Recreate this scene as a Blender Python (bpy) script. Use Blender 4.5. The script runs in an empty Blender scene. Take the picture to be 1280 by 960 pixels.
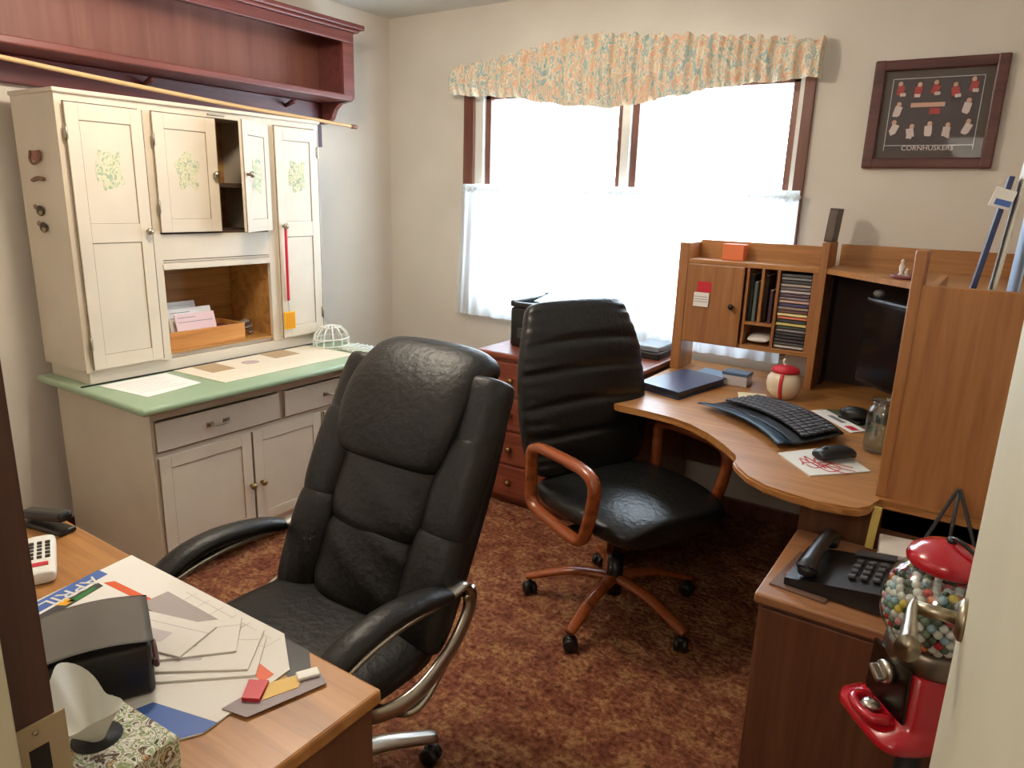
import bpy, bmesh, math, random
from mathutils import Vector, Matrix, Euler, noise
random.seed(7)
PI = math.pi
S = bpy.context.scene
C = S.collection

# ------------------------------------------------------------------ camera
cam_d = bpy.data.cameras.new('camera'); cam = bpy.data.objects.new('camera', cam_d); C.objects.link(cam)
yaw, pitch, roll = .5859, -.2551, .0312
F = Vector((-math.sin(yaw)*math.cos(pitch), math.cos(yaw)*math.cos(pitch), math.sin(pitch)))
R0 = Vector((math.cos(yaw), math.sin(yaw), 0)); U0 = R0.cross(F)
RR = R0*math.cos(roll)+U0*math.sin(roll); UU = -R0*math.sin(roll)+U0*math.cos(roll)
m = Matrix((RR, UU, -F)).transposed().to_4x4(); m.translation = Vector((0, 0, 1.5))
cam.matrix_world = m
cam_d.sensor_width = 36; cam_d.lens = 36*899.5/1280; cam_d.clip_start = .02
S.camera = cam

# ------------------------------------------------------------------ world, lights, exposure
w = bpy.data.worlds.new('world'); S.world = w; w.use_nodes = True
bg = w.node_tree.nodes['Background']; bg.inputs[0].default_value = (.72, .86, 1, 1); bg.inputs[1].default_value = 11.5
S.view_settings.view_transform = 'Standard'; S.view_settings.look = 'None'
S.view_settings.gamma = 1; S.view_settings.use_curve_mapping = False
S.view_settings.exposure = .5
def light(name, kind, loc, power, col, size=.1, rot=(0, 0, 0), sy=None):
    l = bpy.data.lights.new(name, kind); o = bpy.data.objects.new(name, l); C.objects.link(o)
    l.energy = power; l.color = col; o.location = loc; o.rotation_euler = rot
    if kind == 'POINT': l.shadow_soft_size = size
    if kind == 'AREA':
        l.size = size
        if sy: l.shape = 'RECTANGLE'; l.size_y = sy
    return o
light('ceiling_lamp_light', 'POINT', (-1.85, 1.45, 2.30), 35, (1, .88, .73), .10)
light('hall_fill_light', 'POINT', (-.35, -.75, 2.1), 16, (1, .89, .76), .2)  # fill light added in the unseen hall, brightens the near desk

# ------------------------------------------------------------------ materials
def lin(c):
    return tuple(((v/255)/12.92 if v/255 <= .04045 else ((v/255+.055)/1.055)**2.4) for v in c)+(1,)
MC = {}
def mat(name, col, rough=.6, metal=0, spec=.5, bump=0, bscale=60, coat=0, vary=0, vscale=3):
    if name in MC: return MC[name]
    M = bpy.data.materials.new(name); M.use_nodes = True; nt = M.node_tree; b = nt.nodes['Principled BSDF']
    c = lin(col); b.inputs['Base Color'].default_value = c
    b.inputs['Roughness'].default_value = rough; b.inputs['Metallic'].default_value = metal
    b.inputs['Specular IOR Level'].default_value = spec; b.inputs['Coat Weight'].default_value = coat
    tc = nt.nodes.new('ShaderNodeTexCoord')
    n = nt.nodes.new('ShaderNodeTexNoise'); n.inputs['Scale'].default_value = vscale; n.inputs['Detail'].default_value = 5
    nt.links.new(tc.outputs['Object'], n.inputs['Vector'])
    r = nt.nodes.new('ShaderNodeValToRGB'); k = vary or .04
    r.color_ramp.elements[0].position = .3; r.color_ramp.elements[1].position = .7
    r.color_ramp.elements[0].color = tuple(v*(1-k) for v in c[:3])+(1,)
    r.color_ramp.elements[1].color = tuple(min(1, v*(1+k)) for v in c[:3])+(1,)
    nt.links.new(n.outputs['Fac'], r.inputs[0]); nt.links.new(r.outputs[0], b.inputs['Base Color'])
    if bump:
        n2 = nt.nodes.new('ShaderNodeTexNoise'); n2.inputs['Scale'].default_value = bscale; n2.inputs['Detail'].default_value = 4
        nt.links.new(tc.outputs['Object'], n2.inputs['Vector'])
        bp = nt.nodes.new('ShaderNodeBump'); bp.inputs['Strength'].default_value = bump; bp.inputs['Distance'].default_value = .01
        nt.links.new(n2.outputs['Fac'], bp.inputs['Height']); nt.links.new(bp.outputs[0], b.inputs['Normal'])
    MC[name] = M; return M
def ramp(nt, stops):
    r = nt.nodes.new('ShaderNodeValToRGB'); e = r.color_ramp.elements
    while len(e) < len(stops): e.new(.5)
    for i, (p, c) in enumerate(stops): e[i].position = p; e[i].color = lin(c)
    return r
def wood(name, dark, mid, lightc, axis='x', scale=1., rough=.4, coat=.15):
    """grain runs along the given object axis"""
    M = bpy.data.materials.new(name); M.use_nodes = True; nt = M.node_tree; b = nt.nodes['Principled BSDF']
    tc = nt.nodes.new('ShaderNodeTexCoord'); mp = nt.nodes.new('ShaderNodeMapping')
    s = {'x': (1.2, 22, 22), 'y': (22, 1.2, 22), 'z': (22, 22, 1.2)}[axis]
    mp.inputs['Scale'].default_value = tuple(v*scale for v in s)
    nt.links.new(tc.outputs['Object'], mp.inputs[0])
    n = nt.nodes.new('ShaderNodeTexNoise'); n.inputs['Scale'].default_value = 1.6; n.inputs['Detail'].default_value = 7
    n.inputs['Roughness'].default_value = .62; n.inputs['Distortion'].default_value = .6
    nt.links.new(mp.outputs[0], n.inputs['Vector'])
    r = ramp(nt, [(.28, dark), (.5, mid), (.74, lightc)]); nt.links.new(n.outputs['Fac'], r.inputs[0])
    nt.links.new(r.outputs[0], b.inputs['Base Color'])
    b.inputs['Roughness'].default_value = rough; b.inputs['Coat Weight'].default_value = coat; b.inputs['Coat Roughness'].default_value = .25
    return M
M_wall = mat('wall_paint', (214, 205, 192), .85, bump=.08, bscale=120)
M_ceil = mat('ceiling_paint', (214, 212, 204), .9, bump=.2, bscale=90)
M_cream = mat('cream_trim_paint', (205, 198, 172), .55, vary=.05)
M_cab = mat('old_cream_enamel', (210, 197, 177), .42, vary=.06, vscale=4, bump=.05, bscale=20)
M_cabside = M_cab
M_groove = mat('seam_brown', (120, 98, 76), .8)  # brown lines at the panel, door and drawer seams
M_green = mat('green_enamel', (150, 172, 142), .28, vary=.06, vscale=8)
M_shelf = wood('burgundy_stained_wood', (92, 42, 40), (112, 58, 52), (128, 70, 62), 'y', rough=.38)
M_shelfdark = wood('dark_burgundy_wood', (66, 24, 26), (92, 38, 38), (112, 52, 50), 'y', rough=.4)
M_shelfback = wood('reddish_board', (118, 68, 54), (134, 82, 68), (150, 98, 80), 'z', scale=.35, rough=.5)
M_oak = wood('oak_laminate_x', (142, 92, 46), (170, 116, 62), (188, 134, 78), 'x')
M_oaky = wood('oak_laminate_y', (142, 92, 46), (170, 116, 62), (188, 134, 78), 'y')
M_oakz = wood('oak_laminate_z', (138, 88, 48), (160, 106, 60), (174, 122, 72), 'z')
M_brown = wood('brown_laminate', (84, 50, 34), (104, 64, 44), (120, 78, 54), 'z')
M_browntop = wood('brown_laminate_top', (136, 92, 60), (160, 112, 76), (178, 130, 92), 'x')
M_pine = wood('knotty_pine', (130, 84, 40), (176, 126, 66), (204, 156, 92), 'y', scale=.6, rough=.5)
M_basket = wood('honey_wood', (160, 100, 44), (192, 130, 64), (214, 152, 84), 'y', scale=.8)
M_dresser = wood('red_brown_wood', (96, 42, 28), (128, 62, 42), (150, 80, 56), 'x')
M_armwood = wood('glossy_cherry_wood', (118, 56, 26), (150, 76, 36), (170, 94, 50), 'y', scale=.7, rough=.25, coat=.5)
M_jamb = wood('dark_walnut_trim', (58, 30, 24), (76, 42, 34), (90, 52, 42), 'z')
M_casing = wood('brown_window_wood', (84, 46, 34), (110, 64, 48), (128, 78, 60), 'z')
M_frame = wood('mahogany_frame', (60, 26, 22), (84, 40, 34), (100, 52, 44), 'x')
def leather(name, col, rough=.36):
    M = mat(name, col, rough, bump=.25, bscale=55, spec=.45); return M
M_lea1 = leather('black_leather', (20, 19, 18), .46)
M_lea2 = leather('worn_black_leather', (24, 25, 25), .33)
M_blk = mat('black_plastic', (24, 24, 25), .35)
M_blkm = mat('matt_black', (20, 20, 20), .6)
M_chrome = mat('brushed_silver', (186, 180, 170), .28, 1)
M_nickel = mat('worn_nickel', (170, 160, 140), .35, 1)
M_brass = mat('dull_brass', (150, 125, 85), .4, 1)
M_red = mat('glossy_red_enamel', (176, 14, 32), .22, coat=.6)
M_white = mat('white_plastic', (226, 224, 216), .4)
M_paper = mat('white_paper', (232, 228, 222), .8)
M_paper2 = mat('ivory_paper', (232, 222, 190), .8)
M_grey = mat('grey_plastic', (120, 120, 122), .45)
M_dgrey = mat('dark_grey_plastic', (62, 62, 66), .4)
M_blue = mat('blue_print', (70, 104, 176), .5)
M_orange = mat('orange_print', (226, 96, 50), .5)
M_yellow = mat('yellow_plastic', (240, 176, 24), .4)
M_redp = mat('red_plastic', (200, 34, 50), .4)
M_pink = mat('pink_paper', (228, 196, 196), .8)
M_navy = mat('navy_cover', (44, 58, 96), .35)
M_lblue = mat('light_blue_print', (110, 150, 190), .4)
M_inside = mat('dark_cabinet_inside', (70, 50, 36), .8)

def carpet_mat():
    M = bpy.data.materials.new('orange_brown_shag_carpet'); M.use_nodes = True; nt = M.node_tree; b = nt.nodes['Principled BSDF']
    tc = nt.nodes.new('ShaderNodeTexCoord')
    n = nt.nodes.new('ShaderNodeTexNoise'); n.inputs['Scale'].default_value = 11; n.inputs['Detail'].default_value = 10; n.inputs['Roughness'].default_value = .82
    nt.links.new(tc.outputs['Object'], n.inputs['Vector'])
    r = ramp(nt, [(.30, (98, 56, 46)), (.42, (128, 76, 58)), (.50, (148, 94, 68)), (.57, (178, 132, 90)), (.68, (136, 82, 62))])
    nt.links.new(n.outputs['Fac'], r.inputs[0])
    n3 = nt.nodes.new('ShaderNodeTexNoise'); n3.inputs['Scale'].default_value = 55; n3.inputs['Detail'].default_value = 4
    nt.links.new(tc.outputs['Object'], n3.inputs['Vector'])
    r3 = ramp(nt, [(.3, (150, 120, 110)), (.62, (255, 255, 255))]); nt.links.new(n3.outputs['Fac'], r3.inputs[0])
    mx = nt.nodes.new('ShaderNodeMixRGB'); mx.blend_type = 'MULTIPLY'; mx.inputs[0].default_value = .8
    nt.links.new(r.outputs[0], mx.inputs[1]); nt.links.new(r3.outputs[0], mx.inputs[2])
    nt.links.new(mx.outputs[0], b.inputs['Base Color']); b.inputs['Roughness'].default_value = .95; b.inputs['Specular IOR Level'].default_value = .1
    bp = nt.nodes.new('ShaderNodeBump'); bp.inputs['Strength'].default_value = .8; bp.inputs['Distance'].default_value = .02
    nt.links.new(n3.outputs['Fac'], bp.inputs['Height']); nt.links.new(bp.outputs[0], b.inputs['Normal'])
    return M
M_carpet = carpet_mat()
def floral_mat(name, base, cols, scale, stretch=(1, 1, 1)):
    M = bpy.data.materials.new(name); M.use_nodes = True; nt = M.node_tree; b = nt.nodes['Principled BSDF']
    tc = nt.nodes.new('ShaderNodeTexCoord'); mp = nt.nodes.new('ShaderNodeMapping'); mp.inputs['Scale'].default_value = stretch
    nt.links.new(tc.outputs['Object'], mp.inputs[0])
    n = nt.nodes.new('ShaderNodeTexNoise'); n.inputs['Scale'].default_value = scale; n.inputs['Detail'].default_value = 3; n.inputs['Distortion'].default_value = 1.5
    nt.links.new(mp.outputs[0], n.inputs['Vector'])
    k = len(cols); st = []
    for i, c in enumerate(cols): st.append((.30+.42*i/(k-1), c))
    r = ramp(nt, st); r.color_ramp.interpolation = 'EASE'
    nt.links.new(n.outputs['Fac'], r.inputs[0]); nt.links.new(r.outputs[0], b.inputs['Base Color'])
    b.inputs['Roughness'].default_value = .9
    return M
M_valance = floral_mat('peach_and_teal_floral_cotton', None, [(228, 176, 148), (236, 218, 188), (160, 184, 184), (240, 228, 200), (232, 182, 152), (226, 212, 176), (150, 178, 172)], 26, (1, 1, .5))
M_kleenex = floral_mat('floral_cardboard', None, [(60, 80, 50), (226, 222, 208), (130, 144, 96), (232, 228, 214), (80, 60, 50), (206, 190, 140), (180, 60, 60)], 38)
M_decal = floral_mat('faded_green_flower_transfer', None, [(136, 160, 130), (196, 198, 158), (216, 202, 176), (150, 174, 144), (176, 160, 142)], 45)
def sheer():
    M = bpy.data.materials.new('sheer_white_lace'); M.use_nodes = True; nt = M.node_tree; nt.nodes.remove(nt.nodes['Principled BSDF'])
    out = nt.nodes['Material Output']
    d = nt.nodes.new('ShaderNodeBsdfDiffuse'); d.inputs[0].default_value = lin((238, 240, 238))
    t = nt.nodes.new('ShaderNodeBsdfTranslucent'); t.inputs[0].default_value = lin((238, 244, 246))
    tr = nt.nodes.new('ShaderNodeBsdfTransparent')
    a = nt.nodes.new('ShaderNodeMixShader'); a.inputs[0].default_value = .6; nt.links.new(d.outputs[0], a.inputs[1]); nt.links.new(t.outputs[0], a.inputs[2])
    c = nt.nodes.new('ShaderNodeMixShader'); c.inputs[0].default_value = .16; nt.links.new(a.outputs[0], c.inputs[1]); nt.links.new(tr.outputs[0], c.inputs[2])
    nt.links.new(c.outputs[0], out.inputs[0]); return M
M_sheer = sheer()
def thin_glass(name, gl=.08, tint=(255, 255, 255), edge=.55):
    M = bpy.data.materials.new(name); M.use_nodes = True; nt = M.node_tree; nt.nodes.remove(nt.nodes['Principled BSDF'])
    out = nt.nodes['Material Output']
    tr = nt.nodes.new('ShaderNodeBsdfTransparent'); tr.inputs[0].default_value = lin(tint)
    g = nt.nodes.new('ShaderNodeBsdfGlossy'); g.inputs['Roughness'].default_value = .03
    fr = nt.nodes.new('ShaderNodeLayerWeight'); fr.inputs[0].default_value = .35; pw = nt.nodes.new('ShaderNodeMath'); pw.operation = 'POWER'; pw.inputs[1].default_value = 3; nt.links.new(fr.outputs['Facing'], pw.inputs[0])
    ad = nt.nodes.new('ShaderNodeMath'); ad.operation = 'MULTIPLY_ADD'; ad.inputs[1].default_value = edge; ad.inputs[2].default_value = gl*.4
    nt.links.new(pw.outputs[0], ad.inputs[0])
    c = nt.nodes.new('ShaderNodeMixShader'); nt.links.new(ad.outputs[0], c.inputs[0]); nt.links.new(tr.outputs[0], c.inputs[1]); nt.links.new(g.outputs[0], c.inputs[2])
    nt.links.new(c.outputs[0], out.inputs[0]); return M
M_glass = thin_glass('window_glass')
M_picglass = thin_glass('anti_glare_picture_glass', .012, (255, 255, 255), .12)
M_jar = thin_glass('clear_jar_glass', .3, (236, 242, 240))

# ------------------------------------------------------------------ mesh builder
class MB:
    def __init__(s): s.bm = bmesh.new(); s.mi = 0; s.sm = set()
    def _fin(s, faces, smooth=False):
        for f in faces:
            f.material_index = s.mi; f.smooth = smooth
    def box(s, x0, x1, y0, y1, z0, z1, bev=.0, M=None, seg=2):
        x0, x1 = min(x0, x1), max(x0, x1); y0, y1 = min(y0, y1), max(y0, y1); z0, z1 = min(z0, z1), max(z0, z1)
        b2 = bmesh.new()
        v = [b2.verts.new(p) for p in [(x0,y0,z0),(x1,y0,z0),(x1,y1,z0),(x0,y1,z0),(x0,y0,z1),(x1,y0,z1),(x1,y1,z1),(x0,y1,z1)]]
        for q in [(3,2,1,0),(4,5,6,7),(0,1,5,4),(1,2,6,5),(2,3,7,6),(3,0,4,7)]: b2.faces.new([v[i] for i in q])
        if bev:
            bev = min(bev, .45*min(x1-x0, y1-y0, z1-z0))
            bmesh.ops.bevel(b2, geom=b2.edges[:], offset=bev, segments=seg, profile=.5, affect='EDGES')
        s._merge(b2, M, seg > 2); return s
    def rbox(s, c, size, rot=(0, 0, 0), bev=0, seg=2):
        M = Matrix.Translation(c) @ Euler(rot).to_matrix().to_4x4()
        a, b, d = size[0]/2, size[1]/2, size[2]/2
        return s.box(-a, a, -b, b, -d, d, bev, M, seg)
    def _merge(s, b2, M=None, smooth=False):
        mp = {}
        for v in b2.verts: mp[v] = s.bm.verts.new(M @ v.co if M is not None else v.co)
        for f in b2.faces:
            try: nf = s.bm.faces.new([mp[v] for v in f.verts])
            except ValueError: continue
            nf.material_index = s.mi; nf.smooth = smooth
        b2.free()
    def loft(s, rings, cap=True, smooth=True, closed=False):
        R = [[s.bm.verts.new(p) for p in r] for r in rings]; n = len(R[0]); fs = []
        L = len(R)
        for i in range(L if closed else L-1):
            a, b = R[i], R[(i+1) % L]
            for j in range(n):
                try: fs.append(s.bm.faces.new((a[j], a[(j+1) % n], b[(j+1) % n], b[j])))
                except ValueError: pass
        if cap and not closed:
            try: fs.append(s.bm.faces.new(R[0][::-1])); fs.append(s.bm.faces.new(R[-1]))
            except ValueError: pass
        s._fin(fs, smooth); return s
    def cyl(s, p0, p1, r, r2=None, n=16, smooth=True):
        return s.tube([p0, p1], r, r2 if r2 is not None else r, n=n, raw=True)
    def tube(s, pts, r, r2=None, n=12, raw=False, k=6, closed=False, sx=1., sy=1., up=None, rf=None):
        P = [Vector(p) for p in pts]
        if not raw: P = smooth_path(P, k, closed)
        L = len(P); rings = []
        prev = None
        for i, p in enumerate(P):
            if closed: t = (P[(i+1) % L]-P[i-1]).normalized()
            else: t = (P[min(i+1, L-1)]-P[max(i-1, 0)]).normalized()
            if up is not None: u = Vector(up)
            elif prev is None: u = Vector((0, 0, 1)) if abs(t.z) < .9 else Vector((1, 0, 0))
            else: u = prev
            sdir = t.cross(u).normalized(); u = sdir.cross(t).normalized(); prev = u
            q = i/(L-1) if L > 1 else 0
            rr = rf(q) if rf else (r if r2 is None else r+(r2-r)*q)
            rings.append([p+sdir*math.cos(2*PI*j/n)*rr*sx+u*math.sin(2*PI*j/n)*rr*sy for j in range(n)])
        return s.loft(rings, True, True, closed)
    def lathe(s, prof, c=(0, 0, 0), n=24, M=None, smooth=True):
        rings = []
        for r, z in prof:
            ring = [Vector((math.cos(2*PI*j/n)*max(r, 1e-5), math.sin(2*PI*j/n)*max(r, 1e-5), z)) for j in range(n)]
            if M is not None: ring = [M @ v for v in ring]
            rings.append([v+Vector(c) for v in ring])
        return s.loft(rings, True, smooth)
    def prism(s, poly, z0, z1, M=None, smooth=False):
        f = lambda x, y, z: (M @ Vector((x, y, z))) if M is not None else Vector((x, y, z))
        a = [s.bm.verts.new(f(x, y, z0)) for x, y in poly]; b = [s.bm.verts.new(f(x, y, z1)) for x, y in poly]; n = len(poly)
        fs = [s.bm.faces.new(a[::-1]), s.bm.faces.new(b)]
        for i in range(n): fs.append(s.bm.faces.new((a[i], a[(i+1) % n], b[(i+1) % n], b[i])))
        s._fin(fs, smooth); return s
    def grid(s, fn, nu, nv, smooth=True):
        V = [[s.bm.verts.new(fn(i/nu, j/nv)) for i in range(nu+1)] for j in range(nv+1)]
        fs = [s.bm.faces.new((V[j][i], V[j][i+1], V[j+1][i+1], V[j+1][i])) for j in range(nv) for i in range(nu)]
        s._fin(fs, smooth); return s
    def ball(s, c, r, n=2, sc=(1, 1, 1)):
        b2 = bmesh.new(); bmesh.ops.create_icosphere(b2, subdivisions=n, radius=1)
        M = Matrix.Translation(c) @ Matrix.Diagonal((r*sc[0], r*sc[1], r*sc[2], 1)); s._merge(b2, M, True); return s
    def text(s, txt, M, size, depth=.0006):
        cu = bpy.data.curves.new('t', 'FONT'); cu.body = txt; cu.size = size; cu.extrude = depth; cu.align_x = 'CENTER'; cu.align_y = 'CENTER'
        cu.resolution_u = 3
        o = bpy.data.objects.new('t', cu); C.objects.link(o); bpy.context.view_layer.update()
        me = bpy.data.meshes.new_from_object(o.evaluated_get(bpy.context.evaluated_depsgraph_get()))
        b2 = bmesh.new(); b2.from_mesh(me); s._merge(b2, M, False)
        bpy.data.objects.remove(o); bpy.data.curves.remove(cu); bpy.data.meshes.remove(me); return s
    def pad(s, spine, W, T, x0=0, nv=40, nu=36, pv=4, pu=2.6, disp=None, wf=None, flat_back=.6, M=None):
        """cushion: spine = [(y,z)..] in the yz plane, half width W, half thickness T; front is the normal side"""
        P = smooth_path([Vector((0, y, z)) for y, z in spine], 10) if len(spine) > 2 else [Vector((0,)+tuple(spine[0])), Vector((0,)+tuple(spine[1]))]
        def at(v):
            q = v*(len(P)-1); i = min(int(q), len(P)-2); f = q-i; p = P[i].lerp(P[i+1], f); t = (P[i+1]-P[i]).normalized(); return p, t
        rings = []
        for j in range(nv+1):
            v = .5-.5*math.cos(PI*j/nv); v = .004+.992*v
            e = max(0, 1-abs(2*v-1)**pv)**(1/pv)
            p, t = at(v); nrm = Vector((0, -t.z, t.y))   # towards -y when the spine goes up
            ww = W*(wf(v) if wf else 1); ring = []
            for k in range(nu):
                a = 2*PI*k/nu; ca, sa = math.cos(a), math.sin(a)
                cx = math.copysign(abs(ca)**(2/pu), ca); cy = math.copysign(abs(sa)**(2/pu), sa)
                d = disp(cx, v) if (disp and sa > .0) else 0
                th = T if sa > 0 else T*flat_back
                ee = e**.45
                q = p+Vector((x0+cx*ww*(e**.35 if e < 1 else 1), 0, 0))+nrm*(cy*th*ee+d*e*min(1, sa*2))
                ring.append(M @ q if M is not None else q)
            rings.append(ring)
        return s.loft(rings, True, True)
def smooth_path(P, k=6, closed=False):
    if len(P) < 3: return P
    out = []; n = len(P)
    rng = range(n) if closed else range(n-1)
    for i in rng:
        g = (lambda a: P[a % n]) if closed else (lambda a: P[max(0, min(n-1, a))])
        p0, p1, p2, p3 = g(i-1), g(i), g(i+1), g(i+2)
        for j in range(k):
            t = j/k
            out.append(.5*((2*p1)+(-p0+p2)*t+(2*p0-5*p1+4*p2-p3)*t*t+(-p0+3*p1-3*p2+p3)*t**3))
    if not closed: out.append(P[-1])
    return out
def link(name, mb, mats, parent=None, inv=None):
    if not isinstance(mats, (list, tuple)): mats = [mats]
    if inv is not None: mb.bm.transform(inv)
    bmesh.ops.recalc_face_normals(mb.bm, faces=mb.bm.faces[:])
    me = bpy.data.meshes.new(name); mb.bm.to_mesh(me); mb.bm.free()
    for x in mats: me.materials.append(x)
    o = bpy.data.objects.new(name, me); C.objects.link(o)
    if parent: o.parent = parent
    return o
def struct(name, mb, mats, parent=None):
    o = link(name, mb, mats, parent)
    if parent is None: o['kind'] = 'structure'
    return o
class Thing:
    """an Empty at the thing's base; parts are given in world coordinates (or local with local=True)"""
    def __init__(s, name, label, cat, loc=(0, 0, 0), rz=0, group=None, local=False):
        o = bpy.data.objects.new(name, None); C.objects.link(o); o.location = loc; o.rotation_euler = (0, 0, rz)
        o.empty_display_size = .05
        o['label'] = label; o['category'] = cat
        if group: o['group'] = group
        s.o = o; s.inv = None if local else (Matrix.Translation(loc) @ Matrix.Rotation(rz, 4, 'Z')).inverted()
    def part(s, name, mb, mats, parent=None, label=None):
        p = link(name, mb, mats, parent or s.o, s.inv)
        if label: p['label'] = label
        return p
def single(name, label, cat, mb, mats, loc, rz=0, group=None, world=True):
    """a thing that is one mesh, built in world coordinates, origin moved to loc"""
    M = Matrix.Translation(loc) @ Matrix.Rotation(rz, 4, 'Z')
    o = link(name, mb, mats, None, M.inverted() if world else None)
    o.location = loc; o.rotation_euler = (0, 0, rz)
    o['label'] = label; o['category'] = cat
    if group: o['group'] = group
    return o

# ------------------------------------------------------------------ room shell
XL, XR, YB, YD, ZC = -3.2, .19, 3.40, .256, 2.48     # left wall, right wall, back wall, door wall (room side), ceiling
WX0, WX1, WZ0, WZ1 = -2.555, -.81, .86, 2.06          # rough window opening
struct('floor', MB().box(XL-.1, XR+.6, -1.6, YB+.15, -.05, 0), M_carpet)
struct('ceiling', MB().box(XL-.1, XR+.6, -1.6, YB+.15, ZC, ZC+.05), M_ceil)
struct('wall_left', MB().box(XL-.1, XL, YD-.12, YB+.12, 0, ZC), M_wall)
b = MB()
b.box(XL, WX0, YB, YB+.12, 0, ZC); b.box(WX1, XR+.1, YB, YB+.12, 0, ZC)
b.box(WX0, WX1, YB, YB+.12, 0, WZ0); b.box(WX0, WX1, YB, YB+.12, WZ1, ZC)
struct('wall_back', b, M_wall)
struct('wall_right', MB().box(XR, XR+.1, YD-.12, YB, 0, ZC), M_wall)
DL, DR = -.70, .093                                   # door opening
b = MB(); b.box(XL, DL-.03, YD-.12, YD, 0, ZC); b.box(DR+.03, XR, YD-.12, YD, 0, ZC); b.box(DL-.03, DR+.03, YD-.12, YD, 2.06, ZC)
struct('wall_front', b, M_wall)
# unseen hall behind the doorway, closed in to keep sky light out
struct('wall_hall_left', MB().box(-1.45, -1.35, -1.55, YD-.12, 0, ZC), M_wall)
struct('wall_hall_right', MB().box(.7, .8, -1.55, YD-.12, 0, ZC), M_wall)
struct('wall_hall_back', MB().box(-1.45, .8, -1.6, -1.5, 0, ZC), M_wall)
struct('wall_hall_front', MB().box(XR+.0, .8, YD-.12, YD-.02, 0, ZC), M_wall)
struct('baseboard_back', MB().box(XL+.02, XR, YB-.015, YB, 0, .08, .004), M_casing)
struct('baseboard_left', MB().box(XL, XL+.015, YD, YB-.015, 0, .08, .004), M_casing)
# door jambs
b = MB(); b.box(DL-.03, DL, YD-.036, YD+.002, 0, 2.03, .002); jl = struct('trim_1', b, M_jamb)
b = MB(); b.box(DL-.03, DL+.012, YD-.125, YD-.036, 0, 2.03, .002); struct('trim_2', b, M_cream)
b = MB(); b.box(DR, DR+.03, YD-.125, YD, 0, 2.03, .002); b.box(DL-.03, DR+.03, YD-.125, YD, 2.03, 2.06, .002); struct('trim_3', b, M_cream)
# strike plate on the left jamb
b = MB(); b.box(DL, DL+.0025, YD-.034, YD+.010, .915, .995, .0008); b.mi = 1; b.box(DL+.0015, DL+.003, YD-.026, YD-.008, .938, .968)
b.mi = 2; b.ball((DL+.0025, YD-.018, .985), .003); b.ball((DL+.0025, YD-.018, .924), .003)
sp = link('strike_plate', b, [mat('dull_beige_metal', (176, 158, 128), .45, .3), M_blkm, M_nickel], jl)
# open door with lever
d = MB(); DY0, DY1 = YD+.005, 1.0
Md = Matrix.Translation((DR, DY0, 0)) @ Matrix.Rotation(.035, 4, 'Z')   # hinged at the right jamb, opened into the room
wd = DY1-DY0
d.box(-.035, 0, 0, wd, .01, 2.03, .003, Md)
dr = struct('door_1', d, M_cream)
h = MB()
hz, hy = 1.03, wd-.065
h.lathe([(.0, 0), (.026, 0), (.026, .004), (.018, .009), (0, .009)], n=20, M=Md @ Matrix.Translation((-.035, hy, hz)) @ Matrix.Rotation(-PI/2, 4, 'Y'))
q = lambda x, y, z: Md @ Vector((x, y, z))
h.cyl(q(-.04, hy, hz), q(-.088, hy, hz), .008, n=12)
h.tube([q(-.088, hy+.006, hz), q(-.09, hy-.02, hz+.001), q(-.089, hy-.045, hz-.002), q(-.088, hy-.075, hz-.008), q(-.088, hy-.085, hz-.010)], .009, n=14, sx=.8, sy=1.15, rf=lambda t: .0075+.010*t**2)
link('lever_handle', h, M_nickel, dr)

# ------------------------------------------------------------------ window
def casing(x0, x1, z0, z1, y0=YB-.02, y1=YB+.10): return MB().box(x0, x1, y0, y1, z0, z1, .003)
win = struct('window_1', MB().box(WX0-.07, WX0, YB-.018, YB+.0, WZ0-.03, WZ1+.07, .003).box(WX1, WX1+.045, YB-.018, YB, WZ0-.03, WZ1+.07, .003)
     .box(WX0, WX1, YB-.018, YB, WZ1, WZ1+.07, .003), M_casing)
b = MB(); b.box(WX0-.09, WX1+.06, YB-.024, YB+.02, WZ0-.03, WZ0, .004); link('window_sill', b, M_casing, win)
XM = -1.635
b = MB()
for x0, x1 in [(WX0, WX0+.05), (WX1-.022, WX1), (XM-.022, XM+.022)]: b.box(x0, x1, YB+.005, YB+.10, WZ0, WZ1)
b.box(WX0, WX1, YB+.005, YB+.1, WZ1-.02, WZ1); b.box(WX0, WX1, YB+.005, YB+.1, WZ0, WZ0+.02)
link('jamb_liner', b, M_white, win)
for i, (a, c) in enumerate([(WX0+.05, XM-.022), (XM+.022, WX1-.022)]):
    b = MB(); s_ = .034; y0, y1 = YB+.03, YB+.065
    b.box(a, a+s_, y0, y1, WZ0+.02, WZ1-.02, .002); b.box(c-s_, c, y0, y1, WZ0+.02, WZ1-.02, .002)
    b.box(a, c, y0, y1, WZ0+.02, WZ0+.065, .002); b.box(a, c, y0, y1, WZ1-.05, WZ1-.02, .002)
    sash = link('sash', b, M_casing, win)
    link('pane', MB().box(a+s_, c-s_, YB+.045, YB+.049, WZ0+.06, WZ1-.04), M_glass, sash)

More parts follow.
